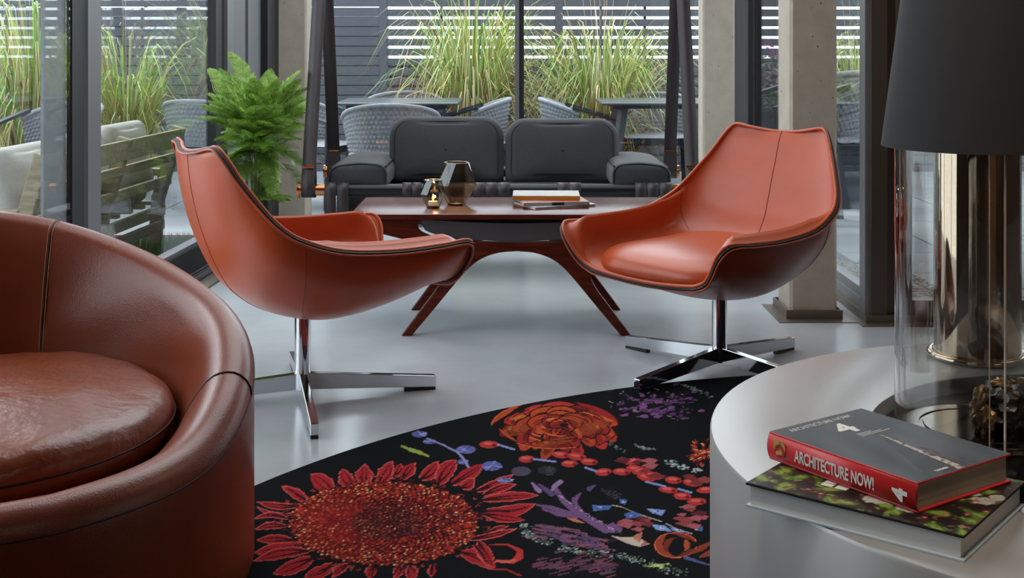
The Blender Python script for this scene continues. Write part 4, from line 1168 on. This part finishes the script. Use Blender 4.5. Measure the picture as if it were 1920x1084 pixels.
# ---------------------------------------------------------------- fern
def fern():
    root = empty('potted_fern', (-1.265, 6.22, 0), 0, 'bushy green fern with feathery fronds in a dark pot behind an orange chair', 'plant')
    MB().lathe([(0, 0), (.10, 0), (.125, .26), (.13, .27), (.118, .27), (.11, .245), (0, .245)], 40).build('pot', M['terracotta'], root, 40)
    rr = random.Random(21)
    def frond_mesh(seed, L=.27):
        q = random.Random(seed); V = []; F = []; C = []
        n = 20; dk = np.array(lin('4f782a')); lg = np.array(lin('a8c85c'))
        def tri(a, b, c, d, f):
            k = len(V); V.extend([tuple(a), tuple(b), tuple(c), tuple(d)]); F.append((k, k + 1, k + 2, k + 3)); cc = dk + (lg - dk) * f; C.extend([(*cc, 1)] * 4)
        def rach(t): return Vector((L * t, 0, -.38 * L * t ** 2.2))
        for i in range(n):
            t = .10 + .88 * i / (n - 1); p = rach(t); pl = .105 * (1 - t) ** .75 * (.55 + .45 * min(1, t * 5)) + .012
            for s in (-1, 1):
                d = Vector((.55, s * .85, q.uniform(-.15, .12))).normalized(); m = 9; f0 = q.uniform(.1, 1)
                up = Vector((0, 0, 1)); side = d.cross(up).normalized()
                for k in range(m):
                    u = (k + .5) / m; b = p + d * pl * u + Vector((0, 0, -.25 * pl * u * u)); ll = .024 * (1 - u) ** .8 * (.4 + pl * 4) + .004
                    for e in (-1, 1):
                        tip = b + side * e * ll + d * ll * .55; wv = d * (pl / m * .30)
                        tri(b - wv, b + side * e * ll * .5 - wv * .4, tip, b + wv, min(1, max(0, f0 * .7 + q.uniform(-.1, .4))))
        for i in range(12):
            a, b = rach(i / 12), rach((i + 1) / 12); wv = Vector((0, .0016, 0)); tri(a - wv, b - wv, b + wv, a + wv, .2)
        me = bpy.data.meshes.new('frond'); me.from_pydata(V, [], F); me.materials.append(M['leaf']); me.update()
        a = me.color_attributes.new('Col', 'FLOAT_COLOR', 'POINT'); a.data.foreach_set('color', np.array(C, np.float32).ravel()); return me
    ms = [frond_mesh(s) for s in range(7)]
    stems = MB()
    n = 150
    k = -1; tries = 0
    while k < n - 1 and tries < 4000:
        k += 1; tries += 1
        # tips fill a rounded crown; fronds leave from the crown's inside
        a = rr.uniform(0, 6.283); el = math.asin(rr.uniform(-.55, .98)); rad = rr.uniform(.02, .17)
        d = Vector((math.cos(a) * math.cos(el), math.sin(a) * math.cos(el) * .8, math.sin(el)))
        base = Vector((.02, 0, .64)) + Vector((d.x * rad * 1.2, d.y * rad * 1.2, d.z * rad * 1.35))
        if k >= n - 7: base = Vector((.05, 0, .36)); d = Vector((math.cos(a), math.sin(a) * .7, rr.uniform(-.1, .5))).normalized()
        X = (d + Vector((0, 0, .25))).normalized(); Y = Vector((0, 0, 1)).cross(X)
        Y = Y.normalized() if Y.length > .05 else Vector((0, 1, 0)); Z = X.cross(Y)
        roll = rr.uniform(-.6, .6); Mx = Matrix((X, Y, Z)).transposed() @ Matrix.Rotation(roll, 3, 'X')
        sc = rr.uniform(.62, .98) if k < n - 7 else .55
        tp = base + X * .27 * sc + root.location; far = Vector((abs(Y.x), abs(Y.y), 0)) * .05
        if tp.x - far.x < lx(tp.y) - .13 or (tp.x + far.x > -1.03 and tp.y < 6.5) or tp.x > -.87 or base.x + root.location.x < lx(base.y + root.location.y) - .08:
            k -= 1; continue                       # keep clear of the glass and the hanging strap
        o = link('frond', rr.choice(ms), root); o.matrix_local = Matrix.Translation(base) @ Mx.to_4x4() @ Matrix.Diagonal((sc, sc, sc, 1))
        if k % 3 == 0: stems.tube([(rr.uniform(-.05, .05), rr.uniform(-.05, .05), .22), (base.x * .5 + rr.uniform(-.02, .02), base.y * .5, .45), base], .0022, 4)
    s = stems.build('stems', M['stem'], root)
M['stem'] = mat('fern_stem', '5a6a32', .6)
fern()

# ---------------------------------------------------------------- printed rug
def rug():
    cx, cy, Rr = RUGC[0], RUGC[1], RUGR
    x0, x1, y0, y1 = -.78, .92, 2.56, 4.40
    xs = np.unique(np.r_[np.arange(cx - Rr - .1, x0, .1), np.arange(x0, x1, .0032), np.arange(x1, cx + Rr + .15, .1)])
    ys = np.unique(np.r_[np.arange(cy - Rr - .1, y0, .1), np.arange(y0, y1, .0042)])
    fx0, fy0 = int(np.searchsorted(xs, x0 - 1e-6)), int(np.searchsorted(ys, y0 - 1e-6))
    nx, ny = len(xs), len(ys)
    X, Y = np.meshgrid(xs, ys)
    PX = 960 + FPX * X / np.maximum(Y, .3); PY = HOR + FPX * CH / np.maximum(Y, .3)
    C = np.empty((ny, nx, 3), np.float32); C[:] = lin('08080b')
    C *= (.8 + .5 * rng.random((ny, nx, 1))).astype(np.float32)
    fib = (.72 + .5 * rng.random((ny, nx, 1))).astype(np.float32)
    def box(bx0, bx1, by0, by1):
        by0 = max(by0, 600); by1 = max(by1, 601)
        Ya, Yb = FPX * CH / (by1 - HOR), FPX * CH / (by0 - HOR)
        Xc = [(b - 960) / FPX * q for b in (bx0, bx1) for q in (Ya, Yb)]
        i0, i1 = np.searchsorted(xs, min(Xc)), np.searchsorted(xs, max(Xc)) + 1
        j0, j1 = np.searchsorted(ys, Ya), np.searchsorted(ys, Yb) + 1
        return slice(j0, j1), slice(i0, i1)
    def put(sl, mask, col, var=.25, alpha=1.0):
        sub = C[sl]; c = np.array(lin(col), np.float32) if isinstance(col, str) else np.array(col, np.float32)
        k = fib[sl][mask] * 1.0
        sub[mask] = sub[mask] * (1 - alpha) + alpha * c * (1 - var + var * k * 1.1)
    def poly(P, col, var=.35, alpha=1.0):
        P = np.array(P, float); sl = box(P[:, 0].min() - 1, P[:, 0].max() + 1, P[:, 1].min() - 1, P[:, 1].max() + 1)
        px, py = PX[sl], PY[sl]; ins = np.zeros(px.shape, bool); n = len(P)
        for i in range(n):
            (ax, ay), (bx_, by_) = P[i], P[(i + 1) % n]
            if ay == by_: continue
            c = ((ay > py) != (by_ > py)) & (px < (bx_ - ax) * (py - ay) / (by_ - ay) + ax); ins ^= c
        put(sl, ins, col, var, alpha)
    def line(P, wd, col, var=.3, alpha=1.0):
        P = np.array(P, float); ww = np.broadcast_to(wd, (len(P),)) if not hasattr(wd, '__len__') else np.array(wd)
        for (a, b, wa, wb) in zip(P[:-1], P[1:], ww[:-1], ww[1:]):
            m = max(wa, wb) + 2; sl = box(min(a[0], b[0]) - m, max(a[0], b[0]) + m, min(a[1], b[1]) - m, max(a[1], b[1]) + m)
            px, py = PX[sl], PY[sl]; d = b - a; t = np.clip(((px - a[0]) * d[0] + (py - a[1]) * d[1]) / (d @ d + 1e-9), 0, 1)
            dist = np.hypot(px - a[0] - t * d[0], (py - a[1] - t * d[1]) * 1.3); put(sl, dist < (wa + (wb - wa) * t), col, var, alpha)
    def ell(x, y, a, b, col, rot=0, var=.3, alpha=1.0):
        m = max(a, b) + 1; sl = box(x - m, x + m, y - m, y + m); px, py = PX[sl] - x, PY[sl] - y
        c, s = math.cos(rot), math.sin(rot); u = px * c + py * s; v = -px * s + py * c
        put(sl, (u / a) ** 2 + (v / b) ** 2 < 1, col, var, alpha)
    rr = random.Random(5)
    def petal(bx_, by_, tx, ty, wd, col='9c1f27', edge='c25a52', dark='2a080b'):
        b = np.array((bx_, by_), float); t = np.array((tx, ty), float); d = t - b; nrm = np.array((-d[1], d[0])) / (np.hypot(*d) + 1e-6)
        cv = rr.uniform(-.12, .12) * np.hypot(*d)
        L = []; Rt = []
        for k in range(9):
            s = k / 8; f = (math.sin(math.pi * min(1, s * .92 + .08)) ** .8) * .5 * wd * (1 + .15 * rr.uniform(-1, 1)); m = b + d * s + nrm * cv * math.sin(math.pi * s)
            L.append(m + nrm * f); Rt.append(m - nrm * f)
        poly(L + Rt[::-1], col)
        for q in (rr.uniform(-.5, -.1), rr.uniform(.1, .55)):
            line([b + d * s + nrm * (cv * math.sin(math.pi * s) + q * .5 * wd * math.sin(math.pi * s)) for s in np.linspace(.0, .85, 6)], [2.6, 2.2, 1.8, 1.2, .9, .6], dark)
        line(L, .9, edge); 
        if rr.random() < .7: line(Rt, .8, edge)
    Z = lambda x, y: (460 + x / 3.43, 840 + y / 3.43)
    # big red sunflower -------------------------------------------------
    pets = [((400, 360), (236, 262), 60), ((350, 385), (75, 362), 45), ((300, 440), (75, 395), 30), ((270, 470), (60, 470), 40), ((260, 520), (65, 540), 45),
            ((575, 310), (420, 185), 110), ((690, 265), (620, 150), 95), ((770, 265), (770, 118), 105), ((850, 255), (945, 100), 95), ((960, 200), (1000, 115), 60), ((1010, 215), (1092, 108), 70),
            ((1130, 215), (1240, 100), 80), ((1240, 240), (1355, 92), 110), ((1330, 245), (1530, 118), 80), ((1390, 270), (1470, 210), 70), ((1490, 290), (1722, 185), 62), ((1530, 320), (1742, 250), 55),
            ((1530, 350), (1885, 320), 62), ((1555, 420), (1868, 375), 72), ((1530, 440), (1795, 480), 62), ((1440, 605), (1745, 535), 38), ((1560, 560), (1690, 520), 26),
            ((300, 610), (75, 610), 60), ((360, 640), (60, 690), 90), ((400, 680), (55, 745), 70), ((430, 730), (180, 830), 90), ((560, 770), (380, 850), 80), ((660, 770), (560, 850), 60),
            ((1390, 690), (1600, 800), 95), ((1500, 620), (1610, 790), 80), ((1470, 640), (1560, 780), 40), ((1060, 780), (1080, 860), 90), ((1210, 770), (1200, 850), 50), ((1000, 770), (960, 860), 60), ((820, 780), (800, 860), 70)]
    for (b, t, wd) in pets: petal(*Z(*b), *Z(*t), wd / 3.43)
    line([Z(*p) for p in ((1570, 640), (1690, 640), (1770, 680), (1760, 720), (1720, 750), (1620, 745))], [1.5, 2, 5, 8, 5, 2], 'b33230')
    line([Z(*p) for p in ((1620, 745), (1680, 752), (1735, 740))], 3, 'c95a50')
    line([Z(*p) for p in ((1600, 800), (1680, 800), (1770, 840))], 2, '8f2a2a')
    fcx, fcy = Z(890, 500); ra, rb = 585 / 3.43, 262 / 3.43
    ell(fcx, fcy, ra * 1.03, rb * 1.03, '240709', 0, .4)
    ell(fcx - ra * .45, fcy + rb * .05, ra * .5, rb * .75, '5c0f12', 0, .5, .6); ell(fcx - ra * .5, fcy, ra * .34, rb * .5, '7d1517', 0, .5, .6)
    ell(fcx, fcy, ra * .34, rb * .42, '2a0a0c', 0, .5, .8)
    N_ = 1350
    for k in range(N_):
        r = math.sqrt((k + .5) / N_); an = k * 2.399963
        x = fcx + ra * 1.03 * r * math.cos(an) + rr.uniform(-1.5, 1.5); y = fcy + rb * 1.03 * r * math.sin(an) + rr.uniform(-1, 1)
        sd = rr.choice((-1, 1)) if abs(math.cos(an)) < .4 else math.copysign(1, math.cos(an))
        base = rr.choice(('8f1f1c', '7a1719', 'a32c1e', '9b2a22', '6a1214')) if r > .4 else rr.choice(('6a2020', '7d2a26', '521414', '8a3a30'))
        a_ = rr.uniform(2.4, 4.4) * (.7 + .4 * r); ell(x, y, a_, a_ * .55, base, .25 * sd * math.sin(an))
        if rr.random() < (.16 + .75 * max(0, r - .3) ** 1.2): ell(x + sd * a_ * .5, y + .4, a_ * rr.uniform(.32, .6), a_ * .34, rr.choice(('c9602f', 'd68a4c', 'd9a263', 'b84a26', 'e2bd86')), 0, .2)
    for k in range(120):          # curled sepals round the disc
        an = rr.uniform(0, 6.283); r = rr.uniform(1.0, 1.18); x, y = fcx + ra * r * math.cos(an), fcy + rb * r * math.sin(an)
        e = rr.uniform(0, 6.283); line([(x, y), (x + 6 * math.cos(e), y + 3 * math.sin(e)), (x + 9 * math.cos(e + .8), y + 5 * math.sin(e + .8))], [1.4, 1.2, .6], rr.choice(('7a1a1e', '531015', '9a3a35')))
    # rose ---------------------------------------------------------------
    W = lambda x, y: (900 + x / 2.978, 720 + y / 2.978)
    def crescent(cx_, cy_, a, b, a0, a1, th, col, var=.45):
        P = []; Q = []
        for t in np.linspace(a0, a1, 14):
            s = math.sin(math.pi * (t - a0) / (a1 - a0)); P.append((cx_ + a * math.cos(R(t)), cy_ + b * math.sin(R(t))))
            Q.append((cx_ + (a - th * s * 1.6) * math.cos(R(t)), cy_ + (b - th * s * .8) * math.sin(R(t))))
        poly([W(*p) for p in P + Q[::-1]], col, var)
        line([W(*p) for p in P], .9, 'd0603c' if rr.random() < .5 else '240806')
    rcx, rcy = 430, 245
    ell(*W(rcx + 20, rcy), 330 / 2.978, 130 / 2.978, '1a0605')
    oc = ['a32e2a', 'ad3a22', '8e2220', '9c3a20', '741a1a', 'a8441f']
    for (n_, rf, pa, pb, ph) in ((11, .70, .27, .30, .2), (9, .52, .26, .30, .7), (7, .36, .22, .27, .1), (5, .22, .20, .24, .5), (3, .09, .12, .14, 0)):
        for k in range(n_):
            an = 2 * math.pi * k / n_ + ph + rr.uniform(-.15, .15); x, y = W(rcx + 20 + 345 * rf * math.cos(an), rcy + 138 * rf * math.sin(an))
            tilt = math.atan2(.4 * math.cos(an), -math.sin(an)) ; a_, b_ = 345 * pa / 2.978 * rr.uniform(.9, 1.25), 138 * pb / 2.978 * rr.uniform(.8, 1.1)
            ell(x, y, a_ + 2.5, b_ + 1.8, '1c0605', tilt * .35)
            c = rr.choice(oc); ell(x, y, a_, b_, c, tilt * .35, .5)
            sx_ = -math.cos(an) * a_ * .22; sy_ = -math.sin(an) * b_ * .35
            ell(x + sx_, y + sy_, a_ * .86, b_ * .72, '4a120c' if rr.random() < .6 else '6e1c12', tilt * .35, .6, .75)
            if rr.random() < .35: ell(x - sx_ * .6, y - sy_ * .8, a_ * .6, b_ * .3, rr.choice(('c25a24', 'b8641f', 'c2482a')), tilt * .35, .5, .8)
    for (a, b, a0, a1, th, off) in ((345, 138, -178, -120, 26, -20), (345, 140, -75, -5, 40, 0), (345, 140, 15, 60, 14, 10), (335, 128, 70, 130, 16, -10), (320, 122, 130, 175, 18, -10), (150, 62, -100, 10, 12, 25), (140, 58, 80, 200, 12, 25)):
        crescent(rcx + off, rcy, a, b, a0, a1, th, rr.choice(oc))
    ell(*W(470, 240), 9, 4, '200806')
    for (x, y, a, b) in ((200, 270, 75, 30), (600, 265, 70, 32), (660, 240, 60, 26), (420, 335, 110, 20), (320, 245, 35, 36)): ell(*W(x, y), a / 2.978, b / 2.978, rr.choice(('a8451f', 'a53c20', '9c4a1f')), -.2, .6, .4)
    for k in range(60):
        an = rr.uniform(0, 6.283); a = rr.uniform(60, 310); t = [an + .06 * q for q in range(6)]
        line([W(rcx + a * math.cos(q), rcy + a * .4 * math.sin(q)) for q in t], rr.uniform(.5, 1.2), rr.choice(('2a0a06', '3a0f0a', 'd9703a', '1a0504')))
    # berries ------------------------------------------------------------
    for (x, y) in ((260, 432), (450, 408), (540, 418), (500, 458), (610, 447), (50, 350), (690, 505), (790, 503), (870, 488), (930, 535), (1080, 550), (1180, 565), (1050, 605), (1210, 670), (1265, 605), (1130, 640), (900, 500), (970, 525), (850, 445)):
        r_ = rr.uniform(-.1, .25); px, py = W(x, y); ell(px, py, rr.uniform(15, 19), rr.uniform(6, 7.4), 'a8302f', r_, .35); ell(px - 2, py - 2, 9, 2.6, 'c9615a', r_, .4, .8); ell(px + 10, py + 2, 4, 2.5, '5e1416', r_)
    for P in (((100, 350), (190, 378)), ((300, 432), (420, 446)), ((590, 480), (650, 500)), ((930, 560), (1035, 585)), ((1110, 600), (1180, 620))): line([W(*p) for p in P], 2.4, '7f86b8')
    # purple sea-holly branch -------------------------------------------
    pu = ['6a4a72', '7d5a86', '59406a', '8a6a94']
    line([W(*p) for p in ((420, 600), (470, 670), (540, 730), (640, 790), (700, 830), (775, 838))], [5, 6, 7, 9, 8, 4], '6d4d74')
    for P in (((400, 610), (415, 585), (448, 560)), ((330, 575), (370, 605), (400, 630)), ((320, 690), (400, 705), (500, 738)), ((350, 712), (440, 742), (540, 755)), ((520, 650), (535, 690), (575, 745)), ((290, 565), (320, 600), (330, 610)), ((560, 625), (530, 660)), ((640, 580), (610, 600)), ((690, 820), (740, 800), (780, 825))):
        line([W(*p) for p in P], [2.2] + [5] * (len(P) - 2) + [5.5], rr.choice(pu))
    for k in range(60):
        t = rr.random(); x, y = 420 + 350 * t, 610 + 230 * t ** .8; line([W(x, y), W(x + rr.uniform(10, 30), y + rr.uniform(2, 20))], .8, rr.choice(('a88ab0', '3d2a48')))
    line([W(*p) for p in ((490, 765), (530, 775), (580, 790))], [1, 4, 1], 'b5704a')
    poly([W(*p) for p in ((725, 860), (800, 872), (850, 868), (908, 838), (900, 880), (945, 910), (890, 925), (820, 905))], 'b8a89a'); poly([W(*p) for p in ((850, 868), (908, 838), (895, 900), (870, 885))], 'b06a58'); poly([W(*p) for p in ((890, 925), (945, 905), (920, 890))], '9a5a52')
    # blue flowers -------------------------------------------------------
    bl = ['5f76b0', '7a90c4', '4a5f9a', '93a8d0']
    line([W(*p) for p in ((735, 690), (790, 700), (870, 735), (940, 760), (1015, 782))], 1.1, 'a8a08c'); line([W(*p) for p in ((1040, 795), (1100, 825), (1185, 852))], 1.2, '9a9ab0')
    for P in (((625, 690), (740, 692), (720, 715), (630, 725)), ((775, 655), (825, 660), (810, 688), (785, 680)), ((805, 740), (860, 725), (920, 758), (820, 765)), ((925, 708), (1035, 718), (1015, 750), (960, 735)), ((955, 797), (1030, 805), (1075, 840), (985, 830)), ((1060, 815), (1150, 845), (1080, 838)), ((1185, 812), (1245, 812), (1240, 838), (1200, 830)), ((135, 540), (190, 545), (160, 562))):
        poly([W(*p) for p in P], rr.choice(bl), .5); c = np.mean(np.array(P), 0)
        for k in range(5): line([W(*(c + np.array((rr.uniform(-25, 25), rr.uniform(-10, 10))))), W(*c)], .8, rr.choice(('b9c8e6', '2f3d66')))
    for (x, y, r_) in ((880, 846, 1), ):
        pass
    for (x, y, a, b) in ((786, 818, 14, 6), (805, 832, 12, 5), (874, 847, 18, 8), (922, 878, 19, 9), (868, 870, 10, 5), (945, 905, 12, 5)):
        ell(x, y, a, b, '5a5c96', 0, .5)
        for k in range(9): an = rr.uniform(0, 6.283); line([(x, y), (x + a * math.cos(an), y + b * math.sin(an))], .8, rr.choice(('8f96cc', '35386a', '7a86c0')))
    line([(800, 826), (830, 838), (858, 852), (872, 868), (878, 880)], [1.5, 2, 2.4, 2.6, 2.6], '8a86b0')
    ell(977, 888, 18, 9, '4a3f52', 0, .6); ell(1026, 886, 18, 8, '2a2a30', 0, .6)
    for k in range(16): x = 746 + rr.uniform(0, 40); line([(x, 838 + (x - 746) * .3), (x + 18, 848 + (x - 746) * .3)], 2.2, rr.choice(('6f7f2c', '8a9a44', '586a26')), .5)
    # purple cluster near the chair foot -----------------------------------
    for k in range(85):
        x, y = rr.gauss(1000, 130), rr.gauss(135, 42)
        if y > 215 or y < 50 or (x < 760 and y > 120): continue
        w2, h2 = rr.uniform(14, 48), rr.uniform(6, 15); px, py = W(x, y)
        poly([(px - w2 / 6, py), (px, py - h2 / 4), (px + w2 / 5, py - h2 / 8), (px + w2 / 6, py + h2 / 5), (px - w2 / 9, py + h2 / 4)], rr.choice(('5a3a62', '6d4474', '47304e', '7a4a78', '543058')), .5)
    for k in range(60): x, y = rr.gauss(1010, 150), rr.gauss(110, 45); line([W(x, y), W(x + rr.uniform(-20, 30), y + rr.uniform(-8, 12))], .9, rr.choice(('6a4a70', '3d2a44', '8a8290')))
    # dark red and pink leaves, carnation, rosebud ------------------------
    for k in range(34):
        x, y = rr.choice(((1160, 740), (1180, 760), (860, 440), (960, 490), (1210, 545), (870, 800), (1120, 780))); x += rr.gauss(0, 45); y += rr.gauss(0, 18)
        px, py = W(x, y); w2 = rr.uniform(8, 18); poly([(px - w2, py), (px, py - w2 * .35), (px + w2, py - 2), (px + w2 * .4, py + w2 * .4)], rr.choice(('6e2a2e', '843a3c', '56202a', '9a5058')), .5)
    for k in range(120):
        an = rr.uniform(0, 6.283); r_ = rr.uniform(5, 95); x, y = 1265 + r_ * math.cos(an), 395 + r_ * .75 * math.sin(an)
        line([W(x, y), W(x + 22 * math.cos(an), y + 12 * math.sin(an))], 1.2, rr.choice(('9a2a26', 'b84a34', '6d1a1c', 'd99a60')))
    for (a, b, a0, a1, th, col) in ((120, 72, 80, 250, 40, '8a3a26'), (118, 70, -110, -10, 26, '7a2c22'), (115, 68, 10, 90, 30, '64261f'), (75, 45, 120, 280, 26, '6e2a20'), (80, 46, -60, 60, 24, '9a4a2c')): crescent(1095, 915, a, b, a0, a1, th, col)
    for P in (((1180, 960), (1240, 930), (1290, 900)), ((1230, 980), (1280, 960), (1310, 940))): line([W(*p) for p in P], [3, 7, 3], '7a3424')
    line([W(*p) for p in ((1150, 985), (1210, 1005), (1290, 1030))], [4, 3, 1.5], '4a5080')
    # pale speckled sprigs -------------------------------------------------
    def sprig(P, n, sp, cols_):
        P = np.array(P, float)
        for k in range(n):
            i = rr.randrange(len(P) - 1); t = rr.random(); c = P[i] + (P[i + 1] - P[i]) * t + np.array((rr.gauss(0, sp), rr.gauss(0, sp * .45)))
            e = rr.uniform(0, 6.28); line([W(*c), W(c[0] + 12 * math.cos(e), c[1] + 5 * math.sin(e))], rr.uniform(.7, 1.7), rr.choice(cols_), .3, rr.uniform(.5, 1))
    wt = ('8fa09a', 'b5beb8', '5f7570', '3c4c4a', '4f6a4a')
    sprig(((245, 800), (265, 860), (330, 885), (400, 905)), 110, 14, wt)
    sprig(((450, 925), (560, 950), (720, 965), (860, 995), (1000, 1030), (1150, 1075)), 190, 22, wt)
    sprig(((950, 1030), (1040, 1030)), 40, 14, ('b5c27a', '8a9a4a', 'c8cfa0'))
    sprig(((1050, 440), (1100, 470), (1240, 500)), 70, 14, ('b5beb8', '8fa09a', '5f7570'))
    sprig(((860, 340), (900, 370), (990, 380)), 30, 6, ('8f9694', '5f6a68')); sprig(((720, 340), (800, 390)), 16, 8, ('5f6a68', '6a7a78'))
    sprig(((1100, 10), (1180, 30), (1290, 80)), 40, 8, ('7a8080', '9aa0a0', '4f5555'))
    sprig(((700, 600), (770, 650)), 36, 16, ('3a3240', '4a3f50')); sprig(((380, 480), (400, 530)), 20, 10, ('3a3a40', '4a4a50'))
    for k in range(95):
        t = rr.random(); x = 300 + 420 * t + rr.gauss(0, 20); y = 815 + 110 * t + rr.gauss(0, 22); px, py = W(x, y); w2 = rr.uniform(5, 13)
        line([(px - w2, py - 1), (px + w2, py + 2.5)], rr.uniform(1, 2.4), rr.choice(('5a3f60', '6d4a68', '7a4a58', '45324c')), .4)
    for k in range(80): x, y = rr.uniform(320, 740), rr.gauss(1030, 25); px, py = W(x, y); w2 = rr.uniform(5, 12); line([(px - w2, py + 2), (px + w2, py - 2)], rr.uniform(1, 2.4), rr.choice(('5a3f50', '6d3a48', '4a2f44')), .4)
    # --- mesh
    D = np.hypot(X - cx, Y - cy); inside = D <= Rr; keep = np.zeros((ny, nx), bool); q = inside[:-1, :-1] | inside[1:, :-1] | inside[:-1, 1:] | inside[1:, 1:]
    keep[:-1, :-1] |= q; keep[1:, :-1] |= q; keep[:-1, 1:] |= q; keep[1:, 1:] |= q
    f = np.where(D > Rr, Rr / np.maximum(D, 1e-6), 1.0); VX = cx + (X - cx) * f; VY = cy + (Y - cy) * f
    idx = -np.ones((ny, nx), int); idx[keep] = np.arange(keep.sum())
    V = np.stack([VX[keep], VY[keep], np.full(keep.sum(), RUGT)], 1)
    a, b, c, d = idx[:-1, :-1][q], idx[:-1, 1:][q], idx[1:, 1:][q], idx[1:, :-1][q]; F = np.stack([a, b, c, d], 1)
    me = bpy.data.meshes.new('printed_pile'); me.vertices.add(len(V)); me.vertices.foreach_set('co', V.astype(np.float32).ravel())
    me.loops.add(F.size); me.loops.foreach_set('vertex_index', F.astype(np.int32).ravel())
    me.polygons.add(len(F)); me.polygons.foreach_set('loop_start', np.arange(0, F.size, 4, dtype=np.int32)); me.polygons.foreach_set('loop_total', np.full(len(F), 4, np.int32))
    me.update(); me.validate(); me.materials.append(M['rug'])
    ca = me.color_attributes.new('Col', 'FLOAT_COLOR', 'POINT'); cc = np.ones((len(V), 4), np.float32); cc[:, :3] = np.clip(C[keep], 0, 1)
    ca.data.foreach_set('color', cc.ravel())
    root = empty('round_rug', (cx, cy, 0), 0, 'large round black rug printed with red, purple and blue flowers', 'rug')
    o = link('printed_pile', me, root); o.matrix_parent_inverse = Matrix.Translation((-cx, -cy, 0))
    MB().lathe([(Rr - .002, .0), (Rr, .001), (Rr, RUGT)], 200).build('edge_binding', M['rug_side'], root, 60)
rug()
